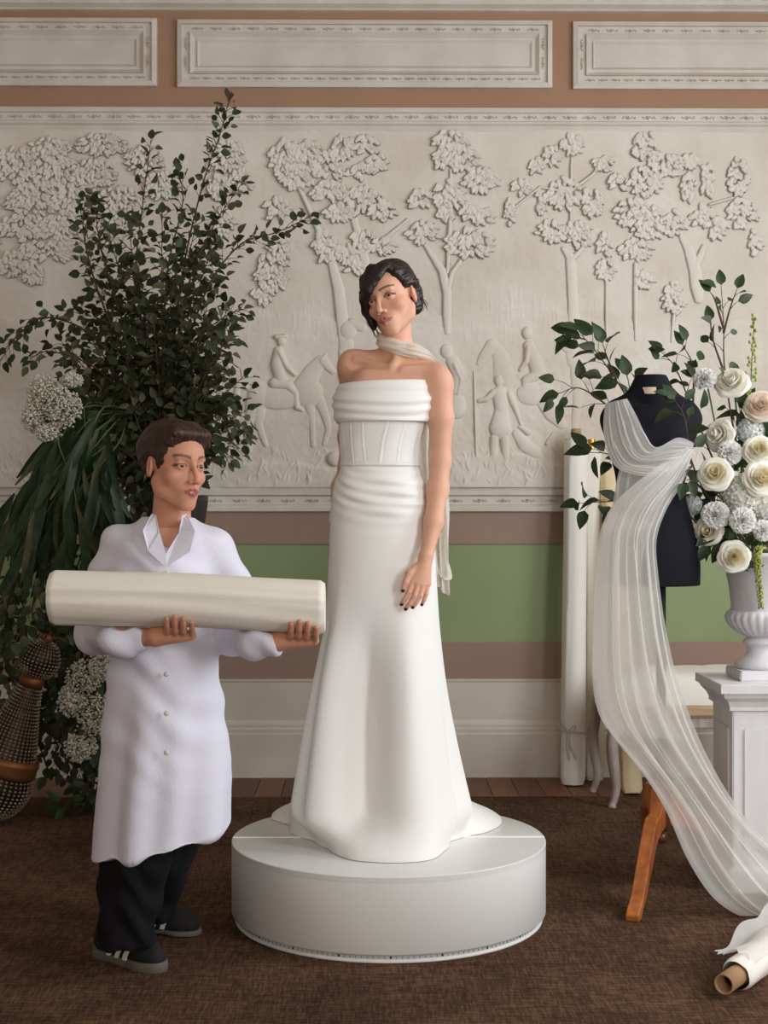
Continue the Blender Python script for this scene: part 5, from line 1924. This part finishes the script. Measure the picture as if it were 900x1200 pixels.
def grow(paths, rnd, leaf_len, step, twig, spread=.6, r0=.006, tip_twig=.05, face=(0, -.7, .6), jit=.9):
    """stem tubes and leaf frames along the given 3-D paths; alternate twigs carry the leaves"""
    mb = MB()
    out = []
    for P in paths:
        P = np.asarray(P, float)
        ln = np.linalg.norm(np.diff(P, axis=0), axis=1).sum()
        n = max(8, int(ln / .02))
        C = spline(P, n)
        mb.add(*tube(C, np.linspace(r0, r0 * .25, n), 6))
        T, N, Bn = frames(C)
        k = int(ln / step)
        for i in range(k):
            t = (i + rnd.random()) / k
            t = .12 + .88 * t
            q = min(n - 1, int(t * (n - 1)))
            a = i * 2.4 + rnd.uniform(-.5, .5)
            side = N[q] * math.cos(a) + Bn[q] * math.sin(a)
            d = T[q] * (1 - spread * .5) + side * spread
            L_ = twig * rnd.uniform(.5, 1.2) * (1 - .55 * t) + tip_twig * .2
            e = C[q] + d / np.linalg.norm(d) * L_ + np.array((0, 0, -.06 * L_))
            tw = spline([C[q], C[q] * .5 + e * .5 + np.array((0, 0, .08 * L_)), e], 6)
            if L_ > leaf_len * .5:
                mb.add(*tube(tw, np.linspace(r0 * .35, r0 * .15, 6), 5))
            nl = max(1, int(L_ / (leaf_len * .55)))
            for j in range(nl):
                s = (j + 1) / nl
                p = tw[min(5, int(s * 5))]
                sd = np.cross(d, face)
                sd = sd / (np.linalg.norm(sd) + 1e-9) * (1 if j % 2 else -1)
                ld = d * .7 + sd * (.75 if j < nl - 1 else .1) + np.array([rnd.uniform(-.4, .4) for _ in range(3)]) + np.array((0, 0, -.15))
                nn = np.array(face) + np.array([rnd.uniform(-jit, jit) for _ in range(3)])
                out.append(frame_mat(p, ld, nn, leaf_len * rnd.uniform(.7, 1.2)))
        d = T[-1]
        out.append(frame_mat(C[-1], d, face, leaf_len))
    return mb, out


def branch(name, label, group, paths, seed, leaf_len=.045, step=.030, twig=.10, meshes=None, stem_mat=None, cat='branch', **kw):
    rnd = random.Random(seed)
    root = empty(name, paths[0][0], label, cat, group)
    mb, fr = grow(paths, rnd, leaf_len, step, twig, **kw)
    mb.build('stem', stem_mat or M['stem'], root, True)
    ms = meshes or LEAVES
    fr.sort(key=lambda m_: m_.translation.y)
    for m_ in fr[:300]:
        put_leaf(root, 'leaf', ms[min(2, int(rnd.random() * 2.6))], m_)
    if len(fr) > 300:
        joined_leaves(root, fr[300:], ms, rnd)
    return root


def joined_leaves(root, fr, ms, rnd, name='inner_leaves'):
    for q, me in enumerate(ms):
        V0 = np.empty(len(me.vertices) * 3)
        me.vertices.foreach_get('co', V0)
        V0 = V0.reshape(-1, 3)
        F0 = np.array([tuple(p.vertices) for p in me.polygons])
        Vs, Fs, k = [], [], 0
        for i, m_ in enumerate(fr):
            if i % len(ms) != q:
                continue
            A = np.array(m_)
            Vs.append(V0 @ A[:3, :3].T + A[:3, 3])
            Fs.append(F0 + k)
            k += len(V0)
        if Vs:
            tag(obj(name, mesh(name, np.vstack(Vs), np.vstack(Fs), me.materials[0]), root), kind='stuff')


# ---------------------------------------------------------------- the great arrangement on the left
GY = 5.98
L3 = lambda px, py, d=0.0: W(px, py, GY + d)
stand = empty('flower_stand', L3(196, 930) * (1, 1, 0) + np.array((0, 0, .010)), 'tall dark pot holding the branches, hidden behind the walking person', 'pot')
sx_, sy_ = L3(196, 600)[0], GY + .05
m = MB()
m.add(*lathe([(.0, .010), (.13, .010), (.14, .03), (.115, .08), (.10, .4), (.12, .9), (.15, 1.20), (.165, 1.30), (.165, 1.33), (.15, 1.33), (.14, 1.25), (.0, 1.2)], 40, (sx_, sy_, 0)))
m.build('pot', M['basket'], stand, True)
ROOT = np.array((sx_, sy_, 1.26))
rb = random.Random(40)
jd = lambda: rb.uniform(-.16, .10)
core_paths = []
for (x, y) in ((120, 250), (100, 310), (150, 260), (190, 250), (230, 260), (90, 360), (120, 340), (160, 320), (205, 320), (250, 330), (270, 390), (262, 430), (240, 390), (80, 420), (110, 400), (140, 390), (180, 380), (210, 400),
               (90, 470), (120, 470), (150, 450), (190, 450), (230, 450), (260, 470), (275, 510), (240, 510), (210, 500), (160, 500), (130, 520), (110, 540), (180, 540), (150, 560), (120, 580), (130, 620), (235, 300), (140, 300), (100, 440), (215, 360)):
    d = rb.uniform(-.30, .15)
    m0 = L3(186 * .55 + x * .45 + rb.uniform(-8, 8), 560 * .5 + y * .5, d * .6)
    core_paths.append([ROOT + np.array((rb.uniform(-.06, .06), rb.uniform(-.05, .05), 0)), m0, L3(x, y, d)])
for (x, y) in ((286, 440), (290, 480), (282, 520), (260, 500), (255, 450), (268, 360), (250, 280), (75, 450), (72, 400), (100, 500), (96, 540), (205, 350), (170, 360), (150, 420), (195, 480), (225, 420)):
    d = rb.uniform(-.28, .12)
    core_paths.append([ROOT + np.array((rb.uniform(-.06, .06), rb.uniform(-.05, .05), 0)), L3(186 * .5 + x * .5, 560 * .45 + y * .55, d * .6), L3(x, y, d)])
branch('foliage_arrangement', 'dense mass of dark rounded leaves rising from the pot at the left', None, core_paths, 41, .047, .026, .12, cat='foliage', r0=.005, spread=.8)
OUT = [
    ('tallest slender leafy branch, its tip reaching over the upper moulding', [(196, 470, 0), (214, 320, -.05), (238, 215, -.08), (257, 160, -.1), (268, 118, -.1)], .026, .06),
    ('upright leafy branch left of the tallest one, ending below the carved frieze', [(180, 460, 0), (160, 330, -.1), (166, 250, -.1), (177, 163, -.1)], .024, .065),
    ('leafy branch drooping at its tip before the carved tree, upper left', [(165, 460, 0), (118, 350, -.1), (100, 285, -.12), (98, 246, -.12), (108, 232, -.12)], .022, .06),
    ('long leafy branch reaching right towards the head of the bride', [(205, 450, 0), (240, 345, -.12), (280, 288, -.15), (325, 272, -.16), (364, 254, -.16)], .022, .07),
    ('slanting leafy branch pointing up right between tallest and longest ones', [(200, 440, 0), (222, 330, -.1), (252, 262, -.12), (284, 214, -.12)], .022, .065),
    ('short leafy branch pointing right at the height of the carved rider', [(205, 460, 0), (232, 400, -.15), (262, 372, -.18), (286, 362, -.18)], .020, .06),
    ('leafy branch reaching left to the edge of the photo', [(170, 470, 0), (110, 395, -.12), (55, 372, -.15), (22, 392, -.15), (0, 424, -.15)], .022, .075),
    ('lower leafy branch arching left above the white gypsophila', [(165, 480, 0), (110, 430, -.15), (60, 412, -.18), (34, 420, -.18)], .022, .06),
    ('low leafy branch arching right behind the head of the walking person', [(200, 480, 0), (236, 466, -.15), (268, 488, -.2), (288, 512, -.2)], .016, .07),
    ('small leafy twig hanging down beside the forehead of the walking person', [(215, 500, -.1), (240, 508, -.2), (258, 525, -.22), (268, 542, -.22)], .024, .05),
    ('leafy branch with airy tip just left of the tallest branch', [(190, 440, 0), (196, 320, -.1), (214, 238, -.1), (208, 196, -.1)], .028, .06),
    ('upright leafy twig close by the drooping one, upper left', [(165, 440, 0), (132, 340, -.1), (116, 280, -.12), (112, 238, -.12)], .024, .05),
    ('small leafy sprig at right, beside the carved horse', [(215, 440, 0), (240, 432, -.18), (258, 410, -.2), (272, 384, -.2)], .020, .055),
]
for i, (lab, pts, st_, tw) in enumerate(OUT):
    branch('leafy_branch', lab, 'leafy branches of the left arrangement', [[L3(*p) for p in pts]], 60 + i, .043, st_, tw, r0=.005)
LOW = [
    ('dark trailing branch hanging over the green dado, far left', [(60, 560, -.1), (28, 640, -.25), (18, 690, -.3), (6, 720, -.3)], .024, .06),
    ('dark trailing branch above the beaded chandelier', [(90, 580, -.1), (60, 660, -.3), (34, 720, -.34), (14, 760, -.34)], .020, .085),
    ('dark branch hanging behind the beaded chandelier', [(110, 600, -.1), (96, 700, -.15), (78, 800, -.1), (80, 880, -.08)], .016, .12),
    ('dark bushy branch at the far left edge above the floor', [(20, 640, .0), (8, 720, -.02), (14, 800, .02), (30, 880, .05)], .014, .13),
    ('dark bushy branch between chandelier and gypsophila', [(100, 640, .0), (70, 720, .0), (62, 800, .02), (66, 900, .05)], .012, .13),
    ('dark bushy branch behind the white gypsophila, lower left', [(150, 650, .05), (128, 740, .05), (112, 820, .05), (90, 920, .05)], .012, .13),
    ('dark bushy branch nearest the wall, lower left', [(120, 640, .2), (90, 720, .22), (84, 810, .24), (110, 900, .24)], .012, .15),
    ('dark bushy branch rising from the floor behind the chandelier neck', [(60, 915, .12), (40, 840, .14), (52, 760, .12), (84, 700, .1)], .012, .13),
    ('dark branch low behind the gypsophila, near the floor', [(130, 640, -.1), (118, 760, -.1), (105, 860, -.1), (112, 930, -.12)], .016, .10),
]
for i, (lab, pts, st_, tw) in enumerate(LOW):
    branch('trailing_branch', lab, 'trailing branches at lower left', [[L3(*p) for p in pts]], 90 + i, .052, st_, tw, r0=.004)
# leaves lying along the foot
fl = [[G(140, 925, .03), G(105, 940, .06), G(72, 946, .05)], [G(150, 915, .03), G(120, 918, .09), G(96, 924, .10)]]
branch('fallen_sprig', 'green leafy sprig lying on the floor beside the chandelier', None, fl, 99, .070, .045, .06, meshes=LEAVES_R, face=(0, -.5, .8))

# drooping bundle of long narrow leaves
droop = empty('long_leaf_bundle', L3(95, 500, -.15), 'bundle of long narrow dark green leaves hanging down at the left', 'foliage')
rnd = random.Random(17)
mb = MB()
for i in range(24):
    x0, y0 = rnd.uniform(60, 140), rnd.uniform(488, 540)
    x1, y1 = rnd.uniform(0, 135), rnd.uniform(560, 640)
    d0 = rnd.uniform(-.38, -.1)
    P = [L3(150, 480, -.05), L3(x0, y0 - 12, d0), L3(x0 * .45 + x1 * .55, (y0 + y1) / 2 - 8, d0 - .03), L3(x1, y1, d0 - .02)]
    C = spline(P, 18)
    mb.add(*tube(C, np.linspace(.004, .001, 18), 5))
    for j in range(5, 18, 2):
        T_ = C[min(17, j + 1)] - C[j - 1]
        T_ /= np.linalg.norm(T_)
        dv = T_ * .6 + np.array((rnd.uniform(-.45, .35), rnd.uniform(-.25, .2), -.65))
        put_leaf(droop, 'long_leaf', LONG[rnd.randrange(3) if rnd.random() < .8 else 0], frame_mat(C[j], dv, (rnd.uniform(-.8, .8), -1, rnd.uniform(-.2, .5)), rnd.uniform(.22, .36)))
mb.build('stem', M['stem_g'], droop, True)


def gypsophila(label, centres, root_pt, n, seed, dr=.10):
    rnd = random.Random(seed)
    root = empty('gypsophila', root_pt, label, 'flower', 'gypsophila clouds')
    st_, fl_ = MB(), MB()
    o8 = [(1, 0, 0), (-1, 0, 0), (0, 1, 0), (0, -1, 0), (0, 0, 1), (0, 0, -1)]
    f8 = [(0, 2, 4), (2, 1, 4), (1, 3, 4), (3, 0, 4), (2, 0, 5), (1, 2, 5), (3, 1, 5), (0, 3, 5)]
    for (px, py, d, rx, ry) in centres:
        c = L3(px, py, d)
        hub_ = np.array(root_pt) * .4 + c * .6
        for i in range(n):
            a, b, q = rnd.uniform(0, 2 * PI), rnd.uniform(-1, 1), rnd.random() ** .45
            s = math.sqrt(1 - b * b)
            p = c + np.array((rx * s * math.cos(a), dr * s * math.sin(a), ry * b)) * q
            r = rnd.uniform(.0045, .0072)
            R_ = np.array(Euler((rnd.random() * 3, rnd.random() * 3, rnd.random() * 3)).to_matrix())
            fl_.add(np.array(o8) * r @ R_ + p, f8)
            if i % 7 == 0:
                k_ = c + (p - c) * .45 + np.array([rnd.uniform(-.01, .01) for _ in range(3)])
                st_.add(*tube(spline([hub_, k_, p], 5), .0007, 3, cap=False))
        st_.add(*tube(spline([root_pt, hub_, c], 6), .002, 4))
    st_.build('stem', M['stem_g'], root, True)
    tag(fl_.build('florets', M['gyp'], root, True), kind='stuff')
    return root


gypsophila('white gypsophila cloud on the left above the long drooping leaves', [(52, 462, -.35, .075, .085), (74, 478, -.38, .075, .085), (40, 490, -.36, .05, .06), (58, 508, -.36, .05, .04), (84, 446, -.30, .045, .03)], L3(130, 500, -.1), 620, 3, .09)
gypsophila('large white gypsophila cloud beside the beaded chandelier', [(100, 792, -.20, .085, .07), (84, 820, -.22, .06, .07), (112, 838, -.22, .085, .09), (94, 876, -.22, .07, .06), (120, 780, -.2, .06, .06)], L3(130, 700, -.1), 560, 4, .09)
gypsophila('small white gypsophila tuft low by the floor', [(120, 918, -.22, .035, .035)], L3(128, 860, -.12), 110, 5, .04)
gypsophila('small white gypsophila tuft above the carried bolt', [(150, 668, -.30, .06, .03), (118, 742, -.3, .05, .05)], L3(140, 620, -.1), 160, 6, .05)

# ---------------------------------------------------------------- beaded basket chandelier lying at the left
ch = empty('chandelier', G(-8, 962), 'beaded basket chandelier with bronze bands leaning on the floor at left', 'chandelier')
CYc = 5.72
a0, a1 = W(57, 743, CYc), W(-14, 944, CYc)
axc = a1 - a0
LC = np.linalg.norm(axc)
axc /= LC
e1 = np.cross(axc, (0, 1, 0))
e1 /= np.linalg.norm(e1)
e2 = np.cross(axc, e1)


def cpt(t, r, a):
    return a0 + axc * t + (e1 * math.cos(a) + e2 * math.sin(a)) * r


def ring_of(prof_, name, material, k=40):
    V = []
    for r, t in prof_:
        for j in range(k):
            V.append(cpt(t, r, 2 * PI * j / k))
    return obj(name, mesh(name, np.array(V), gridfaces(len(prof_), k, True), material), ch)


def beads(name, prof_, mer, gap, size, wires=True):
    P = spline(prof_, 60)
    seg = np.concatenate([[0], np.cumsum(np.linalg.norm(np.diff(P, axis=0), axis=1))])
    m = MB()
    nb = int(seg[-1] / gap)
    for i in range(nb):
        s = (i + .5) / nb * seg[-1]
        r, t = np.interp(s, seg, P[:, 0]), np.interp(s, seg, P[:, 1])
        r2, t2 = np.interp(s + gap * .4, seg, P[:, 0]), np.interp(s + gap * .4, seg, P[:, 1])
        for j in range(mer):
            a = 2 * PI * j / mer
            c, u = cpt(t, r, a), cpt(t2, r2, a) - cpt(t, r, a)
            w = (cpt(t, r, a + .02) - c)
            w /= np.linalg.norm(w) + 1e-9
            nrm = np.cross(u, w)
            nrm /= np.linalg.norm(nrm) + 1e-9
            ww = min(size, 2.2 * r / mer)
            q = [c - u, c + w * ww, c + u, c - w * ww, c + nrm * size * .7, c - nrm * size * .7]
            m.add(q, [(0, 1, 4), (1, 2, 4), (2, 3, 4), (3, 0, 4), (1, 0, 5), (2, 1, 5), (3, 2, 5), (0, 3, 5)])
    tag(m.build(name, M['bead'], ch), kind='stuff')
    m = MB()
    for i in range(0, nb + 1, 3):
        s = i / nb * seg[-1]
        r, t = np.interp(s, seg, P[:, 0]), np.interp(s, seg, P[:, 1])
        m.add(*tube([cpt(t, r, q) for q in np.linspace(0, 2 * PI, 32)], .0016, 4, cap=False))
    tag(m.build('wire_hoops', M['wire'], ch, True), kind='stuff')


s_ = LC / 212.0
ring_of([(.004, 0), (.022, 2 * s_), (.026, 6 * s_), (.014, 10 * s_), (.020, 13 * s_)], 'finial', M['bronze'])
ring_of([(.0, 10 * s_), (.03, 11 * s_), (.066, 20 * s_), (.074, 30 * s_), (.066, 40 * s_), (.0, 48 * s_)], 'globe_lining', M['wire'])
beads('globe_beads', [(.020, 8 * s_), (.058, 14 * s_), (.080, 26 * s_), (.082, 34 * s_), (.066, 46 * s_), (.042, 52 * s_)], 30, .014, .0074)
ring_of([(.036, 50 * s_), (.048, 53 * s_), (.052, 58 * s_), (.048, 62 * s_), (.042, 64 * s_)], 'neck_ring', M['bronze'])
ring_of([(.035, 64 * s_), (.05, 85 * s_), (.075, 110 * s_), (.105, 146 * s_)], 'shade_lining', M['wire'])
beads('shade_beads', [(.048, 64 * s_), (.062, 84 * s_), (.088, 112 * s_), (.122, 147 * s_)], 36, .014, .0074)
ring_of([(.120, 146 * s_), (.138, 148 * s_), (.142, 153 * s_), (.138, 158 * s_), (.142, 163 * s_), (.138, 167 * s_), (.126, 168 * s_)], 'wide_band', M['bronze'])
ring_of([(.118, 168 * s_), (.128, 180 * s_), (.112, 200 * s_), (.06, 216 * s_), (.0, 222 * s_)], 'bowl_lining', M['wire'])
beads('bowl_beads', [(.134, 168 * s_), (.146, 181 * s_), (.134, 200 * s_), (.09, 218 * s_), (.02, 228 * s_)], 40, .015, .0078)
# arms of the lamp holder at the top
m = MB()
for a in (0, 1.6, 3.1, 4.7):
    m.add(*tube(spline([cpt(4 * s_, .02, a), cpt(0, .05, a), cpt(2 * s_, .075, a)], 10), .0035, 6))
m.build('crown_hooks', M['bronze'], ch, True)

# ================================================================ FLOWERS OF THE URN
U3 = lambda px, py, d=0.0: W(px, py, UY + d)


def petal_mesh(name, R_, H_, w, curl, material, seed, thick=.0, n=6, k=7, wave=.05):
    V = []
    for i in range(n):
        v = i / (n - 1)
        for j in range(k):
            u = j / (k - 1) * 2 - 1
            vv = v * (1 - .16 * abs(u) ** 2.5)
            r = R_ * math.sin(vv * PI / 2) ** .75 * (1 + wave * math.sin(3 * u + seed) * v)
            z = H_ * vv ** 1.15 - curl * max(0, vv - .6) ** 2 * 6
            a = u * w * (.55 + .45 * math.sin(min(1, vv * 1.25) * PI / 2))
            if abs(u) > .7:
                r += R_ * .10 * (abs(u) - .7) * v
            V.append((r * math.cos(a), r * math.sin(a), z))
    return mesh(name, np.array(V), gridfaces(n, k), material)


def rose_set(tag_, m_out, m_in):
    return [(petal_mesh('petal', .052, .014, .66, .014, m_out, 1), 6, .0), (petal_mesh('petal', .047, .027, .70, .012, m_out, 2), 6, .4), (petal_mesh('petal', .039, .037, .80, .010, m_out, 3), 5, .9),
            (petal_mesh('petal', .031, .043, .85, .007, m_out, 4), 5, .2), (petal_mesh('petal', .0235, .046, .95, .005, m_in, 5), 4, .7), (petal_mesh('petal', .016, .048, 1.2, .003, m_in, 6), 3, .3), (petal_mesh('petal', .0085, .049, 1.7, .001, m_in, 7), 3, 1.0)]


ROSE = {'cream': rose_set('cream', M['rose'], M['rose_in']), 'peach': rose_set('peach', M['rose_p'], M['rose_p']), 'pale': rose_set('pale', M['rose'], M['rose'])}


def sepal_cup(p, d, r, material):
    m = MB()
    m.add(*sphere(p - np.array(d) * .004, r, 6, 10))
    return m


def stem_to_urn(root, p, d, mat_=None):
    m = MB()
    p = np.array(p)
    q = UT + (p - UT) * np.array((.25, .25, .0)) + np.array((0, 0, -.03))
    m.add(*tube(spline([p, p - np.array(d) * .06 + np.array((0, 0, -.01)), (p + q) / 2 + np.array((0, 0, -.02)), q], 14), .003, 6))
    m.add(*sphere(p - np.array(d) * .002, .011, 6, 10))
    m.build('stem', mat_ or M['stem_g'], root, True)


def rose(px, py, dep, r_px, kind, face, label, rot=0.0, fullness=1.0):
    p = U3(px, py, dep)
    d = Vector(face).normalized()
    s = r_px / F * (UY + dep) / .050
    base_ = Vector(p) - d * .022 * s
    root = empty('rose', base_, label, 'flower', 'roses in the urn')
    Mx = d.to_track_quat('Z', 'Y').to_matrix().to_4x4()
    Mx.translation = base_
    rnd = random.Random(int(px * 7 + py))
    for me, n, off in ROSE[kind]:
        for i in range(n):
            o = bpy.data.objects.new('petal', me)
            o.parent = root
            t_ = rnd.uniform(-.14, .14) * fullness
            o.matrix_local = Matrix.Translation(-root.location) @ Mx @ Matrix.Rotation(off + rot + i * 2 * PI / n + rnd.uniform(-.15, .15), 4, 'Z') @ Matrix.Rotation(t_, 4, 'Y') @ Matrix.Diagonal((s, s, s * rnd.uniform(.92, 1.06), 1))
            COL.objects.link(o)
    stem_to_urn(root, base_, d)
    return root


rose(857, 446, -.03, 20, 'pale', (-.35, -.8, .45), 'topmost cream rose, at the foot of the tall green branch')
rose(892, 474, -.08, 19, 'peach', (-.2, -1, .3), 'peach tinted rose at the right edge, below the pale flower spike')
rose(840, 509, -.10, 19, 'pale', (-.75, -.7, .2), 'cream rose in side view, right of the dress form shoulder', 0, 1.6)
rose(838, 554, -.20, 20, 'cream', (-.3, -1, .25), 'wide open cream rose left of the hydrangea head')
rose(890, 527, -.16, 19, 'cream', (-.1, -1, .3), 'yellow hearted rose at the right edge, above the hydrangea')
rose(893, 560, -.20, 21, 'cream', (.0, -1, .2), 'large cream rose pressed against the hydrangea at the right edge')
rose(829, 622, -.14, 17, 'cream', (-.5, -.9, .1), 'small cream rose lowest on the left, beside the black dress form')
rose(861, 653, -.20, 19, 'cream', (-.1, -1, -.05), 'lowest cream rose, hanging over the rim of the urn')

CARN = []
for q in range(2):
    V, Fs = [], []
    n, k = 5, 13
    for i in range(n):
        v = i / (n - 1)
        for j in range(k):
            u = j / (k - 1) * 2 - 1
            r = .004 + (.040 - .005 * abs(u) ** 3) * v + (.0022 if j % 2 else -.001) * v ** 3
            a = u * .58 * v ** .5
            V.append((r * math.cos(a), r * math.sin(a), .0065 * v ** 2 * math.sin(u * 8 + q * 2)))
    CARN.append(mesh('petal', np.array(V), gridfaces(n, k), M['carn']))


def carnation(px, py, dep, r_px, face, label):
    p = Vector(U3(px, py, dep))
    d = Vector(face).normalized()
    s = r_px / F * (UY + dep) / .044
    base_ = p - d * .022 * s
    root = empty('carnation', base_, label, 'flower', 'carnations in the urn')
    Mx = d.to_track_quat('Z', 'Y').to_matrix().to_4x4()
    Mx.translation = base_
    rnd = random.Random(int(px * 3 + py))
    for (tilt, n, sc) in ((4, 9, 1.0), (20, 9, 1.0), (36, 8, .96), (52, 7, .90), (68, 7, .84), (82, 5, .8)):
        for i in range(n):
            o = bpy.data.objects.new('petal', CARN[rnd.randrange(2)])
            o.parent = root
            o.matrix_local = Matrix.Translation(-root.location) @ Mx @ Matrix.Rotation(i * 2 * PI / n + rnd.uniform(-.3, .3), 4, 'Z') @ Matrix.Rotation(-R(tilt + rnd.uniform(-9, 9)), 4, 'Y') @ Matrix.Rotation(rnd.uniform(-.4, .4), 4, 'X') @ Matrix.Scale(s * sc, 4)
            COL.objects.link(o)
    stem_to_urn(root, base_, d)


carnation(825, 441, -.02, 14, (-.4, -.8, .5), 'white carnation furthest up, left of the topmost rose')
carnation(856, 529, -.14, 15, (-.1, -1, .2), 'white carnation between the two middle cream roses')
carnation(838, 603, -.17, 17, (-.3, -1, .1), 'large white carnation above the lowest left rose')
carnation(872, 610, -.21, 16, (.0, -1, .0), 'white carnation under the hydrangea, right of the lower carnation pair')
carnation(897, 622, -.2, 13, (.2, -1, 0), 'white carnation cut by the right edge below the hydrangea')


def hydrangea(px, py, dep, r_px, label, n=130):
    p = U3(px, py, dep)
    r = r_px / F * (UY + dep)
    root = empty('hydrangea', p, label, 'flower', 'hydrangeas in the urn')
    rnd = random.Random(int(px + py))
    m = MB()
    for i in range(n):
        z = 1 - 1.55 * (i + .5) / n
        a = i * 2.399963
        s = math.sqrt(max(0, 1 - z * z))
        loc = np.array((s * math.cos(a), -z * .9, s * math.sin(a)))
        c = p + loc * r * rnd.uniform(.9, 1.05)
        Mx = np.array(Vector(loc).to_track_quat('Z', 'Y').to_matrix() @ Matrix.Rotation(rnd.random() * 3, 3, 'Z'))
        g_ = .0115 * rnd.uniform(.85, 1.15)
        for b in range(4):
            th_ = b * PI / 2
            V = []
            for (l_, w_, h_) in ((.1, 0, 0), (.6, -.5, .1), (1.05, -.3, .22), (1.15, 0, .15), (1.05, .3, .22), (.6, .5, .1)):
                V.append(c + Mx @ (np.array((l_ * math.cos(th_) - w_ * math.sin(th_), l_ * math.sin(th_) + w_ * math.cos(th_), h_)) * g_))
            m.add(V, [(0, 1, 2, 3), (0, 3, 4, 5)])
    tag(m.build('florets', M['hyd'], root, True), kind='stuff')
    m = MB()
    m.add(*sphere(p, r * .8, 10, 14))
    m.build('flower_head', M['hyd'], root, True)
    stem_to_urn(root, p, (0, -1, .3))


hydrangea(872, 582, -.11, 26, 'big pale blue hydrangea head in the middle of the urn flowers')
hydrangea(896, 590, -.12, 22, 'pale blue hydrangea head at the right edge, behind the big one', 90)
hydrangea(811, 592, -.02, 11, 'small pale blue hydrangea sprig beside the waist of the dress form', 50)
hydrangea(880, 505, -.02, 15, 'pale hydrangea head half hidden behind the peach rose', 60)

RB = [
    ('leafy branch fanning out over the left shoulder of the dress form', [[(900, 650, 0), (820, 570, .12), (762, 510, .26), (722, 445, .22), (690, 402, .2), (680, 396, .2)], [(762, 510, .26), (716, 478, .22), (680, 455, .2), (655, 461, .2)], [(722, 445, .22), (712, 420, .22), (706, 402, .22)],
      [(762, 510, .26), (742, 470, .24), (735, 440, .22)]], .074, .038, .09),
    ('leafy branch rising right of the dress form neck', [[(900, 650, 0), (846, 560, .10), (812, 480, .12), (792, 432, .12), (775, 412, .12)], [(812, 480, .12), (812, 430, .12), (800, 404, .12)]], .058, .055, .07),
    ('tallest leafy branch of the urn, upright against the relief', [[(905, 650, 0), (868, 540, .02), (850, 440, .02), (848, 380, .02), (845, 334, .02)], [(850, 440, .02), (836, 400, .0), (832, 376, .0)], [(848, 390, .02), (856, 360, .02), (864, 338, .02)], [(848, 385, .02), (838, 352, .02), (832, 342, .02)]], .056, .075, .05),
    ('leafy branch hanging in front of the right chest of the dress form', [[(900, 650, 0), (842, 600, .0), (812, 545, -.14), (802, 490, -.23), (790, 468, -.24)], [(812, 545, -.14), (806, 552, -.2), (802, 566, -.23)]], .060, .045, .06),
    ('leafy twig peeking out left of the dress form chest', [[(900, 655, 0), (800, 600, .2), (740, 545, .24), (712, 532, .2), (686, 530, .18)]], .074, .07, .05),
    ('leafy twig peeking out left of the dress form waist', [[(900, 655, 0), (800, 625, .2), (740, 590, .24), (708, 588, .2), (678, 590, .16)]], .070, .055, .06),
    ('dark leaves filling the gaps between the roses', [[(900, 650, 0), (870, 560, .01), (868, 475, .02)], [(900, 650, 0), (850, 590, -.02), (822, 565, -.02)], [(900, 650, 0), (895, 560, -.02), (880, 490, .0)], [(905, 655, 0), (858, 625, -.08), (832, 642, -.12)], [(905, 650, 0), (870, 610, -.05), (846, 575, -.04)], [(905, 650, 0), (885, 640, -.10), (862, 630, -.12)]], .070, .026, .07),
]
for i, (lab, ps, ll, st_, tw) in enumerate(RB):
    branch('leafy_branch', lab, 'leafy branches in the urn', [[U3(*p) for p in path] for path in ps], 200 + i, ll, st_, tw, meshes=LEAVES_R, r0=.0045, face=(-.1, -.8, .5), jit=.8)

# pale spike of buds and the hanging amaranth
rnd = random.Random(8)
sp = empty('flower_spike', U3(905, 650), 'tall pale green spike of small buds at the right edge', 'flower')
m = MB()
C = spline([U3(905, 650), U3(886, 540, .0), U3(880, 460, .0), U3(884, 372, .0)], 60)
m.add(*tube(C, np.linspace(.004, .0012, 60), 6))
m.build('stem', M['stem_g'], sp, True)
m = MB()
for i in range(26, 60):
    for q in range(2):
        a = rnd.uniform(0, 2 * PI)
        l_ = .030 * (1 - (i - 26) / 40)
        e = C[i] + np.array((math.cos(a) * l_, math.sin(a) * l_, .008))
        m.add(*tube([C[i], e], .0009, 4))
        m.add(*sphere(e, (.0052, .0052, .0065), 4, 6))
tag(m.build('buds', M['amar'], sp, True), kind='stuff')
am = empty('amaranth', U3(893, 640, -.15), 'lime green amaranth tassel hanging down the urn', 'flower')
m = MB()
C = spline([U3(905, 648, -.02), U3(890, 642, -.16), U3(888, 665, -.165), U3(892, 712, -.13)], 40)
m.add(*tube(C, .003, 6))
m.build('stem', M['stem_g'], am, True)
m = MB()
for i in range(10, 40):
    for q in range(9):
        a = rnd.uniform(0, 2 * PI)
        rr_ = .012 * (1.1 - .5 * (i - 10) / 30)
        m.add(*sphere(C[i] + np.array((math.cos(a) * rr_, math.sin(a) * rr_, rnd.uniform(-.003, .003))), .0038, 4, 5))
tag(m.build('tassel', M['amar'], am, True), kind='stuff')
